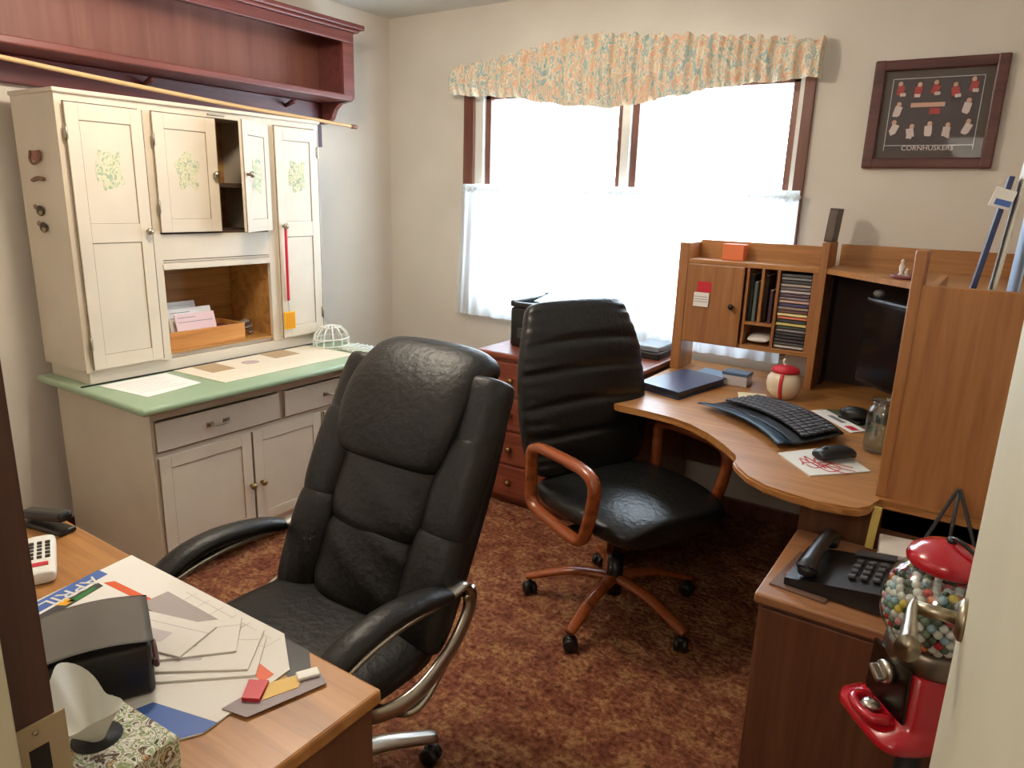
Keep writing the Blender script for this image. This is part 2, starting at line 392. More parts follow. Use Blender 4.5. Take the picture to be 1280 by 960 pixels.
# cafe curtain rod + two sheer panels + valance
RX0, RX1, RZ, RY = -2.60, -.765, 1.532, YB-.055
t = Thing('curtain_rod', 'thin white rod across the middle of the window carrying the sheer curtains', 'curtain rod', (-1.7, RY, RZ))
t.part('rod', MB().cyl((RX0, RY, RZ), (RX1, RY, RZ), .006, n=10), M_white)
for x in (RX0+.01, RX1-.01): t.part('bracket', MB().box(x-.008, x+.008, RY, YB, RZ-.008, RZ+.008, .002), M_white)
def cafe(x0, x1, seed, label, zb, fl):
    b = MB()
    def fn(u, v):
        x = x0+(x1-x0)*u; z = RZ+.028-v*(RZ+.028-zb(u))
        fold = math.sin(u*75+seed+1.5*math.sin(u*9+seed))*.016+math.sin(u*33+seed*2)*.012
        amp = .35+.65*min(1, max(0, v-.04)*3)
        if v < .05: amp = .5
        flare = fl*v
        return Vector((x+flare, RY-.002+fold*.62*amp-.008*v, z))
    b.grid(fn, 180, 24)
    head = MB()
    def fh(u, v):
        a = v*2*PI; x = x0+(x1-x0)*u; r = .013+.005*math.sin(u*160+seed)
        return Vector((x, RY+math.cos(a)*r, RZ+.002+math.sin(a)*r*1.3))
    t = Thing('cafe_curtain', label, 'curtain', ((x0+x1)/2, RY, zb(.5)), group='sheer cafe curtains')
    t.part('sheer_panel', b, M_sheer); t.part('rod_pocket', head.grid(fh, 160, 8), M_sheer)
cafe(RX0, -1.665, 0, 'sheer white half curtain on the left side of the window', lambda u: .825, -.03)
cafe(-1.655, RX1, 2.3, 'sheer white half curtain on the right side of the window, behind the wooden hutch', lambda u: .80, .0)
b = MB()
VX0, VX1 = -2.67, -.745; VY = YB-.085
def interp(T, x):
    for (a, b_), (c, d) in zip(T, T[1:]):
        if x <= c: return b_+(d-b_)*max(0, (x-a)/(c-a))
    return T[-1][1]
VT = [(-2.67, 2.165), (-2.26, 2.213), (-2.02, 2.25), (-1.80, 2.268), (-1.55, 2.242), (-1.17, 2.205), (-.745, 2.157)]
VB = [(-2.67, 2.03), (-2.25, 1.997), (-1.96, 1.948), (-1.65, 1.924), (-1.41, 1.957), (-1.15, 1.992), (-.745, 2.01)]
def vtop(u): return interp(VT, VX0+(VX1-VX0)*u)+.008*math.sin(u*190)+.005*math.sin(u*83)
def vbot(u): return interp(VB, VX0+(VX1-VX0)*u)+.004*math.sin(u*60)
def vfn(u, v):
    ux = min(max((u-.05)/.9, 0), 1); x = VX0+(VX1-VX0)*ux
    ret = 0
    if u < .05: ret = (.05-u)/.05*.08
    if u > .95: ret = (u-.95)/.05*.08
    z = vtop(ux)+(vbot(ux)-vtop(ux))*v
    f = (math.sin(ux*250+2*math.sin(ux*23))*.010+math.sin(ux*97+v*3)*.008)*(1 if .05 < u < .95 else .3)
    puff = .018*math.sin(PI*min(1, max(0, (v-.12)/.88)))
    if v < .12: puff = -.006
    return Vector((x, min(YB-.004, VY-puff+f+ret*.95), z))
b.grid(vfn, 420, 22)
t = Thing('window_valance', 'gathered peach and teal floral valance across the top of the window', 'valance', (-1.6, YB-.05, 1.95))
t.part('fabric', b, M_valance)
t.part('rod', MB().cyl((VX0+.01, VY+.016, 2.115), (VX1-.01, VY+.016, 2.115), .008, n=10), M_white)

# ------------------------------------------------------------------ framed team picture
PX0, PX1, PZ0, PZ1 = -.545, -.09, 1.655, 2.065
t = Thing('framed_picture', 'dark wooden framed sports team photo collage on the wall right of the window', 'picture', (-.32, YB, PZ0))
b = MB(); fw = .042
for x0, x1, z0, z1 in [(PX0, PX0+fw, PZ0, PZ1), (PX1-fw, PX1, PZ0, PZ1), (PX0, PX1, PZ0, PZ0+fw), (PX0, PX1, PZ1-fw, PZ1)]:
    hz_ = x1-x0 > .1
    b.box(x0+(.001 if hz_ else 0), x1-(.001 if hz_ else 0), YB-.028+(.0015 if hz_ else 0), YB-.001-(.0015 if hz_ else 0), z0+(.001 if hz_ else 0), z1-(.001 if hz_ else 0), .006)
t.part('frame', b, M_frame)
t.part('mat_board', MB().box(PX0+fw-.002, PX1-fw+.002, YB-.012, YB-.006, PZ0+fw-.002, PZ1-fw+.002), mat('grey_brown_matboard', (84, 76, 68), .7))
ax0, ax1, az0, az1 = PX0+fw+.03, PX1-fw-.03, PZ0+fw+.028, PZ1-fw-.028
b = MB()
b.box(ax0, ax1, YB-.014, YB-.012, az0, az1); b.mi = 1
for x0, x1, z0, z1 in [(ax0, ax0+.002, az0, az1), (ax1-.002, ax1, az0, az1), (ax0, ax1, az0+.018, az0+.020), (ax0, ax1, az1-.002, az1)]:
    b.box(x0, x1, YB-.0148, YB-.0138, z0, z1)
rnd = random.Random(3)
cols = [2, 3, 4]
W_, H_ = ax1-ax0, az1-az0
spots = [(.10, .86), (.30, .84), (.49, .86), (.71, .82), (.90, .88), (.10, .58), (.86, .60), (.09, .33), (.28, .27), (.48, .30), (.68, .28), (.90, .32)]
for (u, v) in spots:
    cx, cz = ax0+u*W_, az0+v*H_
    k = rnd.choice([2, 5])
    b.mi = k; b.rbox((cx, YB-.0145, cz-.006), (.026, .0015, .034), (0, rnd.uniform(-.4, .4), 0), .0005)
    b.mi = 3; b.ball((cx+rnd.uniform(-.004, .004), YB-.0145, cz+.018), .009, 2, (1, .15, 1.1))
    b.mi = 5; b.rbox((cx+rnd.uniform(-.012, .012), YB-.0150, cz-.022), (.02, .0012, .012), (0, rnd.uniform(-.6, .6), 0))
b.mi = 3; b.box(ax0+.24*W_, ax0+.62*W_, YB-.0152, YB-.0142, az0+.60*H_, az0+.66*H_)
b.mi = 2; b.box(ax0+.46*W_, ax0+.58*W_, YB-.0152, YB-.0142, az0+.50*H_, az0+.58*H_)
b.mi = 1; b.text('CORNHUSKERS', Matrix.Translation(((ax0+ax1)/2, YB-.0150, az0+.008)) @ Matrix.Rotation(PI/2, 4, 'X'), .026, .0004)
t.part('poster', b, [mat('poster_dark', (74, 66, 66), .6), mat('poster_white', (214, 208, 204), .6), mat('poster_red', (168, 62, 60), .6), mat('poster_skin', (196, 156, 136), .6), M_blk, mat('poster_pale', (206, 190, 184), .6)])
t.part('glass', MB().box(PX0+fw, PX1-fw, YB-.0200, YB-.0190, PZ0+fw, PZ1-fw), M_picglass)

# ------------------------------------------------------------------ long wall shelf (burgundy)
SX = -2.95; sy0, sy1 = .62, 2.87
t = Thing('wall_shelf', 'long burgundy stained wooden shelf box hung high on the left wall above the white cabinet', 'shelf', (XL, 1.7, 1.85))
t.part('top_board', MB().box(XL+.001, SX+.035, sy0-.04, sy1+.05, 2.30, 2.325, .006).box(XL+.001, SX+.02, sy0-.02, sy1+.025, 2.285, 2.30, .004), M_shelf)
for ys in (sy0, sy1-.028):
    b = MB(); poly = [(XL+.001, 1.845), (XL+.06, 1.85), (XL+.10, 1.875), (XL+.125, 1.92), (XL+.16, 1.945), (SX-.02, 1.955), (SX, 1.975), (SX, 2.285), (XL+.001, 2.285)]
    b.prism(poly, 0, .028, Matrix.Translation((0, ys+.028, 0)) @ Matrix.Rotation(PI/2, 4, 'X')); t.part('side_panel', b, M_shelf)
t.part('face_frame', MB().box(SX-.02, SX+.001, sy0, sy1, 2.235, 2.285, .003).box(SX-.02, SX+.001, sy1-.075, sy1-.0, 1.965, 2.235, .003), M_shelf)
t.part('back_board', MB().box(XL+.001, XL+.012, sy0+.02, sy1-.02, 1.97, 2.285), M_shelfback)
t.part('shelf_board', MB().box(XL+.001, SX+.002, sy0+.02, sy1-.02, 1.955, 1.985, .006), M_shelf)
t.part('apron', MB().box(XL+.001, XL+.03, sy0+.02, sy1-.02, 1.85, 1.955, .005), M_shelfdark)
for y in (1.05, 1.85, 2.6): 
    t.part('peg', MB().cyl((XL+.03, y, 1.915), (XL+.10, y, 1.935), .009, .012, n=12), M_shelf)

# ------------------------------------------------------------------ old cream kitchen cabinet
KX, KY0, KY1, KZ0, KZ1 = -2.80, 1.305, 2.475, .80, 1.805
KB = -3.125
cab = Thing('kitchen_cabinet', 'old cream painted kitchen cabinet with green enamel worktop against the left wall', 'cabinet', (-2.8, 1.9, 0))
b = MB()
b.box(KB, KX-.019, KY0+.0006, KY0+.02, KZ0+.001, KZ1-.001); b.box(KB, KX-.019, KY1-.02, KY1-.0006, KZ0+.001, KZ1-.001); b.box(KB+.001, KX-.0195, KY0+.002, KY1-.002, KZ1-.02, KZ1-.0018)
b.box(KB, KX-.02, 1.61, 1.625, KZ0, KZ1); b.box(KB, KX-.02, 2.175, 2.19, KZ0, KZ1)
b.box(KB+.001, KX-.0195, KY0+.002, KY1-.002, KZ0+.0018, KZ0+.0195)
# face frame
for i_, (y0, y1, z0, z1) in enumerate([(KY0, KY0+.025, KZ0, KZ1), (KY1-.022, KY1, KZ0, KZ1), (1.60, 1.648, KZ0, KZ1), (2.165, 2.215, KZ0, KZ1), (KY0, KY1, KZ1-.03, KZ1), (1.64, 2.17, 1.19, 1.31), (KY0, 1.61, KZ0, KZ0+.012), (2.19, KY1, KZ0, KZ0+.012)]):
    e_ = .0012 if i_ >= 4 else 0
    b.box(KX-.02-e_, KX-e_, y0+(.0008 if i_ == 4 else 0), y1-(.0008 if i_ == 4 else 0), z0+e_, z1-e_*(.5 if i_ != 5 else 1), .001)
upper = cab.part('upper_carcass', b, M_cab)
cab.part('top_moulding', MB().box(KB, KX+.012, KY0-.008, KY1+.008, KZ1-.004, KZ1+.012, .005), M_cab)
cab.part('back_panel', MB().box(KB, KB+.008, KY0+.02, KY1-.02, KZ0+.02, KZ1-.02), M_pine)
b = MB()   # knotty pine lining of the open compartment
b.box(KB+.008, KX-.021, 1.626, 1.632, KZ0+.02, 1.19); b.box(KB+.008, KX-.021, 2.168, 2.174, KZ0+.02, 1.19); b.box(KB+.008, KX-.021, 1.632, 2.168, 1.19, 1.20)
b.box(KB+.008, KX-.005, 1.632, 2.168, KZ0+.02, KZ0+.028)
cab.part('pine_lining', b, M_pine)
cab.part('inner_shelf', MB().box(KB+.008, KX-.03, 1.65, 2.17, 1.50, 1.518).box(KB+.008, KX-.021, 1.626, 2.174, 1.305, 1.318), M_inside)
b = MB(); b.box(KX-.004, KX+.006, 1.645, 2.165, 1.168, 1.192, .003); cab.part('tambour_rail', b, M_cab)
b = MB(); b.mi = 0; b.box(KX-.001, KX+.0012, 1.65, 2.16, 1.205, 1.208); b.box(KX-.001, KX+.0012, 1.65, 2.16, 1.196, 1.1975); cab.part('rail_seam', b, M_groove)
def panel_door(y0, y1, z0, z1, panels, M=None, th=.018, fr=.045, front=None):
    """door in the x = 0 plane, front towards +x; stiles and rails raised around recessed panels"""
    b = MB(); b.box(-th, -.004, y0+.002, y1-.002, z0+.002, z1-.002, 0, M)
    zs = [z0]+[z for p in panels for z in p]+[z1]
    b.box(-.004, 0, y0, y0+fr, z0, z1, .0012, M); b.box(-.004, 0, y1-fr, y1, z0, z1, .0012, M)
    b.box(-.004, 0, y0+fr, y1-fr, z0, panels[0][0], .0012, M)
    for i, p in enumerate(panels):
        b.box(-.004, 0, y0+fr, y1-fr, p[1], panels[i+1][0] if i+1 < len(panels) else z1, .0012, M)
    b.mi = 1
    for p in panels:
        g = .0022
        for a0, a1, c0, c1 in [(y0+fr, y0+fr+g, p[0], p[1]), (y1-fr-g, y1-fr, p[0], p[1]), (y0+fr, y1-fr, p[0], p[0]+g*.5), (y0+fr, y1-fr, p[1]-g, p[1])]:
            b.box(-.0040, -.0030, a0, a1, c0, c1, 0, M)
    # brown line along the outer edges
    g = .0018
    for a0, a1, c0, c1 in [(y0-.0035, y0-.001, z0, z1), (y1+.001, y1+.0035, z0, z1)]:
        b.box(-.004, -.0012, a0, a1, c0, c1, 0, M)
    return b
def decal(y, z, M, s=1):
    b = MB(); rn = random.Random(int(y*1000))
    pts = []
    for i in range(28):
        a = 2*PI*i/28; r = 1+.16*math.sin(a*5+y*7)+.08*math.sin(a*9)
        pts.append((y+math.copysign(abs(math.cos(a))**.6, math.cos(a))*.047*r*s, z+math.copysign(abs(math.sin(a))**.6, math.sin(a))*.066*r*s))
    b.prism([(p[0], p[1]) for p in pts], -.0034, -.0028, M @ Matrix(((0, 0, 1, 0), (1, 0, 0, 0), (0, 1, 0, 0), (0, 0, 0, 1))))
    return b
def knob(M, r=.014):
    return MB().lathe([(0, 0), (.006, 0), (.006, .012), (r*.9, .016), (r, .022), (r*.8, .029), (0, .031)], n=16, M=M @ Matrix.Rotation(PI/2, 4, 'Y'))
MX = Matrix.Translation((KX+.018, 0, 0))
def hinge(y, z, M): return MB().box(-.002, .003, y-.009, y+.004, z-.022, z+.022, .001, M).cyl(M @ Vector((.003, y-.003, z-.026)), M @ Vector((.003, y-.003, z+.026)), .003, n=8)
dspec = [(1.328, 1.604, .812, 1.772, [(.865, 1.285), (1.355, 1.715)], 1.585, 1.325, 1.55, None, 1.328),
         (1.645, 1.915, 1.318, 1.772, [(1.37, 1.715)], 1.895, 1.55, 1.555, None, 1.645),
         (2.212, 2.455, .812, 1.772, [(.865, 1.285), (1.355, 1.715)], 2.235, 1.335, 1.56, None, 2.455)]
for y0, y1, z0, z1, pn, ky, kz, dz, _, hy in dspec:
    dd = cab.part('door', panel_door(y0, y1, z0, z1, pn, MX), [M_cab, M_groove])
    cab.part('flower_transfer', decal((y0+y1)/2, dz+.0, MX), M_decal, dd, 'faded green floral transfer')
    cab.part('knob', knob(Matrix.Translation((KX+.018, ky, kz))), M_nickel, dd, 'round metal knob')
    for z in (z0+.1, z1-.1): cab.part('hinge', hinge(hy, z, MX), M_nickel, dd)
# ajar door: hinged on its far edge, swung out
AD = math.radians(29)
MA = Matrix.Translation((KX+.018, 2.178, 0)) @ Matrix.Rotation(AD, 4, 'Z') @ Matrix.Translation((0, -2.178, 0))
dd = cab.part('door', panel_door(1.925, 2.178, 1.318, 1.772, [(1.37, 1.715)], MA), [M_cab, M_groove])
cab.part('flower_transfer', decal(2.05, 1.555, MA), M_decal, dd, 'faded green floral transfer')
cab.part('knob', knob(MA @ Matrix.Translation((0, 1.945, 1.555))), M_nickel, dd, 'round metal knob')
cab.part('latch', MB().box(KX+.016, KX+.024, 1.88, 1.96, 1.782, 1.79, .002), M_nickel)
# base
BX, BY0, BY1 = -2.44, 1.33, 2.49
b = MB()
b.box(KB+.01, BX-.019, BY0+.0006, BY0+.02, .001, .7190); b.box(KB+.01, BX-.019, BY1-.02, BY1-.0006, .001, .719); b.box(KB+.011, KB+.018, BY0+.002, BY1-.002, .1, .718); b.box(KB+.012, BX-.021, BY0+.003, BY1-.003, .091, .11)
for i_, (y0, y1, z0, z1) in enumerate([(BY0, BY0+.02, 0, .7195), (BY1-.02, BY1, 0, .72), (BY0, BY1, .672, .72), (BY0, BY1, .528, .552), (BY0, BY1, .09, .13), (1.885, 1.915, .53, .72), (2.105, 2.135, .09, .53)]):
    e_ = .0012 if 2 <= i_ <= 4 else (.0024 if i_ > 4 else 0)
    b.box(BX-.0205-e_, BX-e_, y0+(e_ if i_ < 5 else 0), y1-(e_ if i_ < 5 else 0), z0+e_, z1-e_*.7, .001)
cab.part('base_carcass', b, M_cab)
MBX = Matrix.Translation((BX+.012, 0, 0))
for y0, y1 in [(1.342, 1.888), (1.914, 2.478)]:
    bb = MB(); bb.box(-.014, 0, y0, y1, .556, .668, .003, MBX); bb.mi = 1; bb.box(-.004, -.001, y0-.003, y0-.0005, .555, .669, 0, MBX)
    bb.box(-.006, -.001, y0, y1, .5535, .5558, 0, MBX)
    dw = cab.part('drawer', bb, [M_cab, M_groove])
    cy = (y0+y1)/2-.02; hb = MB()
    hb.tube([(BX+.012, cy-.035, .612), (BX+.03, cy-.033, .612), (BX+.033, cy, .608), (BX+.03, cy+.033, .612), (BX+.012, cy+.035, .612)], .0045, n=10)
    hb.box(BX+.011, BX+.014, cy-.05, cy-.02, .603, .622, .001); hb.box(BX+.011, BX+.014, cy+.02, cy+.05, .603, .622, .001)
    cab.part('handle', hb, M_nickel, dw, 'curved metal drawer pull')
for y0, y1, ky in [(1.345, 1.738, 1.722), (1.748, 2.108, 1.775), (2.13, 2.475, 2.15)]:
    dd = cab.part('door', panel_door(y0, y1, .125, .532, [(.17, .485)], MBX), [M_cab, M_groove])
    cab.part('knob', knob(Matrix.Translation((BX+.012, ky, .306)), .013), M_brass, dd, 'dull brass knob')
# worktop
b = MB(); b.box(KB, -2.355, 1.262, 2.55, .722, .752, .012, seg=3); wt = cab.part('worktop', b, M_green)
b = MB(); b.box(KB+.005, -2.785, 1.275, 2.54, .752, .7535); 
cab.part('slide_rail', MB().box(-2.797, -2.789, 1.275, 2.50, .752, .7575, .001), [M_blk], None, 'black slide rail')
cab.part('rear_plinth', MB().box(KB+.02, -2.806, 1.318, 2.462, .7525, .8005), M_cab)
b.bm.free()
# magnets on the cabinet's side
def magnet(x, z, kind, label):
    b = MB(); y = KY0
    if kind == 0:
        b.box(x-.024, x+.024, y-.012, y, z-.016, z+.02, .004); b.mi = 1; b.tube([(x-.03, y-.01, z+.02), (x-.036, y-.012, z-.01), (x, y-.018, z-.026), (x+.036, y-.012, z-.01), (x+.03, y-.01, z+.02)], .005)
        ms = [M_redp if 0 else mat('dusty_rose', (150, 84, 76), .5), mat('worn_brown', (120, 86, 62), .6)]
    elif kind == 1:
        b.tube([(x-.04, y-.008, z-.004), (x, y-.01, z+.004), (x+.04, y-.008, z)], .009, sy=.8); ms = [mat('worn_brown', (120, 86, 62), .6)]
    else:
        b.ball((x, y-.008, z), .025, 2, (1.0, .35, .8)); b.mi = 1; b.ball((x-.018, y-.014, z+.014), .012, 2, (1, .5, .8)); b.ball((x+.016, y-.014, z-.008), .012, 2, (1, .5, .8))
        ms = [mat('dark_chocolate', (60, 44, 38), .5), mat('tarnished_gold', (140, 120, 80), .5)]
    single('fridge_magnet', label, 'magnet', b, ms, (x, y, z), group='ornaments on the cabinet side')
magnet(-2.965, 1.588, 0, 'dusty rose rectangular ornament, topmost on the cabinet side')
magnet(-2.968, 1.508, 1, 'narrow brown bar ornament, second from the top on the cabinet side')
magnet(-2.985, 1.395, 2, 'dark oval ornament on the cabinet side, the upper of a close pair')
magnet(-2.975, 1.335, 2, 'dark oval ornament on the cabinet side, lowest of all')
# long pole lying over the cabinet top
b = MB(); b.tube([(-2.90, .70, 1.935), (-2.86, 1.16, 1.897), (-2.83, 1.52, 1.868), (-2.82, 2.05, 1.838), (-2.80, 2.35, 1.826), (-2.79, 2.69, 1.812)], .0085, n=10, sx=1); b.mi = 1
b.cyl((-2.79, 2.685, 1.812), (-2.789, 2.72, 1.811), .0105, n=10)
single('bamboo_pole', 'long thin pale pole lying along the top of the cream cabinet', 'pole', b, [mat('pale_bamboo', (196, 160, 112), .5), mat('pole_tip', (120, 80, 60), .5)], (-2.82, 2.0, 1.82))
# strap hanging at the cabinet's right top
b = MB(); b.box(KX+.001, KX+.004, 2.478, 2.50, 1.70, 1.80, .001); b.tube([(KX+.002, 2.49, 1.80), (KX-.02, 2.49, 1.822), (KX-.05, 2.49, 1.826)], .004)
single('leather_strap', 'short dark strap hanging at the top right corner of the cream cabinet', 'strap', b, [mat('dark_purple_leather', (64, 48, 60), .6)], (KX, 2.49, 1.7))
# fly swatter
t = Thing('fly_swatter', 'fly swatter with red handle and yellow paddle hanging from a cabinet knob', 'fly swatter', (KX+.03, 2.24, .87))
fx = KX+.028
t.part('handle', MB().tube([(fx+.006, 2.236, 1.345), (fx+.008, 2.233, 1.25), (fx+.003, 2.236, 1.1), (fx, 2.238, .99)], .0065, n=10), M_redp)
t.part('wire', MB().tube([(fx, 2.238, .99), (fx, 2.239, .93)], .002, raw=True), M_chrome)
b = MB()
b.box(fx-.003, fx+.003, 2.208, 2.272, .852, .936, .002); b.mi = 1
for i in range(7): b.box(fx+.003, fx+.0042, 2.214+.008*i, 2.2155+.008*i, .858, .93)
for i in range(9): b.box(fx+.003, fx+.0042, 2.212, 2.268, .860+.008*i, .8612+.008*i)
t.part('paddle', b, [M_yellow, mat('amber_mesh', (216, 148, 16), .5)])

# inside the compartment: wooden tray with letters
t = Thing('letter_tray', 'honey coloured wooden tray holding letters inside the cream cabinet', 'tray', (-2.9, 1.86, KZ0+.028))
TZ = KZ0+.028
b = MB()
b.box(-2.838, -2.828, 1.665, 2.03, TZ, TZ+.075, .002); b.box(-3.02, -3.01, 1.665, 2.03, TZ, TZ+.075, .002)
b.box(-3.01, -2.838, 1.665, 1.675, TZ, TZ+.075, .002); b.box(-3.01, -2.838, 2.02, 2.03, TZ, TZ+.075, .002)
b.box(-3.01, -2.838, 1.675, 2.02, TZ, TZ+.008)
t.part('body', b, M_basket)
def letter(x, y, w_, h_, tilt, roll_, m_, label, z=TZ+.01, th=.004):
    b = MB(); b.box(-th/2, th/2, -w_/2, w_/2, 0, h_, .001)
    if th > .003:
        b.mi = 1; b.box(th/2, th/2+.0006, -w_/2+.012, w_/2-.012, h_*.70, h_*.72); b.box(th/2, th/2+.0006, -w_/2+.012, 0, h_*.86, h_*.88)
    M = Matrix.Translation((x, y, z)) @ Euler((roll_, tilt, 0)).to_matrix().to_4x4(); b.bm.transform(M)
    single('envelope', label, 'envelope', b, [m_, M_grey], (x, y, z), group='letters in the wooden tray')
letter(-2.985, 1.80, .22, .165, -.25, .0, M_paper, 'large white envelope at the back of the wooden letter tray')
letter(-2.955, 1.785, .19, .15, -.25, .0, M_white, 'white letter second from the back of the wooden letter tray')
letter(-2.925, 1.84, .21, .145, -.25, .0, M_paper, 'white striped letter standing in the middle of the wooden tray')
letter(-2.89, 1.84, .19, .125, -.25, .0, M_pink, 'pink letter at the front of the wooden letter tray')
b = MB(); b.box(-2.98, -2.90, 1.945, 2.01, TZ+.0, TZ+.05, .004); b.bm.transform(Matrix.Translation((0, 0, .008)))
single('card_box', 'small dark red box at the right end of the wooden tray', 'box', b, [mat('dark_red_card', (96, 40, 44), .6)], (-2.94, 1.98, TZ+.008))
b = MB(); b.tube([(-2.93+.03*math.cos(a*.9), 2.10+.035*math.sin(a*.9), TZ+.008+.004*a) for a in range(0, 15)], .005, n=8); b.rbox((-2.93, 2.10, TZ+.05), (.03, .05, .03), (.2, .3, .4), .006)
single('coiled_cable', 'tangled grey cable and plug beside the wooden tray in the cabinet', 'cable', b, [mat('cable_grey', (130, 120, 118), .5)], (-2.93, 2.1, TZ))
# papers on the worktop
WZ = .7525
def sheet(name, poly, z, m_, label, cat, th=.0012, extra=None, group=None, mats=None):
    b = MB(); b.prism(poly, z, z+th)
    if extra: extra(b, z+th)
    cx = sum(p[0] for p in poly)/len(poly); cy = sum(p[1] for p in poly)/len(poly)
    return single(name, label, cat, b, mats or [m_], (cx, cy, z), group=group)
def lines(x0, x1, y0, y1, n):
    def f(b, z):
        b.mi = 1
        for i in range(n):
            x = x0+(x1-x0)*(i+.5)/n; b.box(x-.0015, x+.0015, y0, y1-random.random()*.06, z, z+.0002)
    return f
sheet('paper_sheet', [(-2.77, 1.33), (-2.77, 1.60), (-2.53, 1.60), (-2.49, 1.36)], WZ, M_paper, 'white sheet of paper at the left end of the green worktop', 'paper', extra=lines(-2.74, -2.55, 1.37, 1.56, 7), mats=[M_paper, mat('faint_print', (190, 180, 180), .8)])
def mapx(b, z):
    b.mi = 1; b.box(-2.78, -2.63, 1.72, 1.83, z, z+.0004); b.box(-2.80, -2.66, 2.06, 2.20, z, z+.0004)
    b.mi = 2; b.ball((-2.68, 1.94, z), .04, 2, (.9, 1.0, .01)); b.mi = 3
    for i in range(5): b.box(-2.62+.02*i, -2.618+.02*i, 1.68, 2.28, z, z+.0003)
sheet('placemat', [(-2.785, 1.64), (-2.785, 2.34), (-2.46, 2.36), (-2.46, 1.66)], WZ, M_paper2, 'large cream printed sheet with brown squares on the green worktop', 'placemat', th=.002, extra=mapx, mats=[mat('cream_print', (226, 214, 192), .6), mat('tan_print', (176, 148, 112), .7), mat('mauve_print', (190, 166, 160), .7), mat('beige_print', (210, 196, 172), .7)])
# white wire basket upside down on the worktop
t = Thing('wire_basket', 'small white wire basket standing at the right end of the green worktop', 'basket', (-2.70, 2.43, WZ))
bc = Vector((-2.70, 2.43, WZ))
b = MB()
for i in range(12):
    a = 2*PI*i/12
    b.tube([bc+Vector((math.cos(a)*.075, math.sin(a)*.095, .005)), bc+Vector((math.cos(a)*.074, math.sin(a)*.092, .04)), bc+Vector((math.cos(a)*.06, math.sin(a)*.075, .075)), bc+Vector((math.cos(a)*.03, math.sin(a)*.037, .098)), bc+Vector((0, 0, .103))], .0035, n=6, k=4)
t.part('wires', b, M_white)
b = MB()
for rr, zz in ((1, .006), (.98, .04), (.55, .095)): b.tube([bc+Vector((math.cos(2*PI*i/20)*.075*rr, math.sin(2*PI*i/20)*.095*rr, zz)) for i in range(20)], .0035, n=6, k=2, closed=True)
t.part('rim', b, M_white)
t = Thing('cooling_rack', 'flat white wire rack lying on the green worktop right of the placemat', 'rack', (-2.53, 2.45, WZ))
for i in range(6): t.part('bar', MB().cyl((-2.60+.03*i, 2.38, WZ+.010), (-2.60+.03*i, 2.52, WZ+.010), .0035, n=8), M_white)
for y in (2.385, 2.515): t.part('side_rail', MB().cyl((-2.605, y, WZ+.004), (-2.445, y, WZ+.004), .004, n=8), M_white)

# ------------------------------------------------------------------ dresser + printer under the window
t = Thing('dresser', 'low red brown wooden dresser standing under the window', 'dresser', (-1.6, 3.05, 0))
DX0, DX1, DYF, DYB, DZ = -2.02, -1.24, 2.79, 3.36, .775
b = MB(); b.box(DX0, DX1, DYF, DYB, .03, DZ-.028, .002); b.box(DX0+.02, DX1-.02, DYF+.03, DYB-.02, 0, .03); t.part('body', b, M_dresser)
t.part('top', MB().box(DX0-.04, DX1+.02, DYF-.02, DYB+.015, DZ-.028, DZ, .008), M_dresser)
for i in range(4):
    z0 = .05+i*.173; dwr = t.part('drawer', MB().box(DX0+.02, DX1-.02, DYF-.016, DYF, z0, z0+.16, .005), M_dresser)
    for x in (DX0+.18, DX1-.18): t.part('knob', MB().lathe([(0, 0), (.008, 0), (.008, .012), (.017, .02), (.012, .03), (0, .032)], n=14, M=Matrix.Translation((x, DYF-.016, z0+.08)) @ Matrix.Rotation(PI/2, 4, 'X')), M_brass, dwr)
t = Thing('printer', 'black office printer with open top tray on the dresser before the curtain', 'printer', (-1.80, 3.08, DZ))
b = MB(); b.box(-1.97, -1.53, 2.93, 3.27, DZ+.0, DZ+.20, .018, seg=3); t.part('body', b, M_blk)
b = MB(); b.box(-1.97, -1.53, 2.93, 2.955, DZ+.2, DZ+.225, .008); b.box(-1.97, -1.945, 2.93, 3.27, DZ+.2, DZ+.232, .008); b.box(-1.555, -1.53, 2.93, 3.27, DZ+.2, DZ+.225, .008); b.box(-1.97, -1.53, 3.245, 3.27, DZ+.2, DZ+.24, .008)
t.part('top_rim', b, M_blk)
b = MB(); b.rbox((-1.76, 3.10, DZ+.235), (.22, .25, .006), (.12, .10, .1), .002); t.part('paper_tray', b, mat('smoky_plastic', (50, 60, 72), .25))
t.part('control_panel', MB().rbox((-1.62, 2.945, DZ+.17), (.14, .012, .05), (-.2, 0, 0), .003), M_dgrey)
t.part('output_slot', MB().box(-1.92, -1.58, 2.922, 2.932, DZ+.05, DZ+.10, .003), M_dgrey)
t = Thing('desk_tray', 'black and clear plastic tray on the right end of the dresser', 'tray', (-1.32, 3.2, DZ))
t.part('base', MB().box(-1.40, -1.25, 3.12, 3.32, DZ, DZ+.035, .006), M_blk); t.part('lid', MB().box(-1.395, -1.255, 3.125, 3.315, DZ+.035, DZ+.062, .006), mat('smoky_plastic2', (120, 132, 144), .2))
b = MB(); b.box(-2.03, -1.985, 3.02, 3.06, DZ, DZ+.055, .006); single('tape_box', 'tiny pale blue box beside the black printer on the dresser', 'box', b, [mat('pale_blue', (190, 204, 226), .5)], (-2.0, 3.04, DZ))

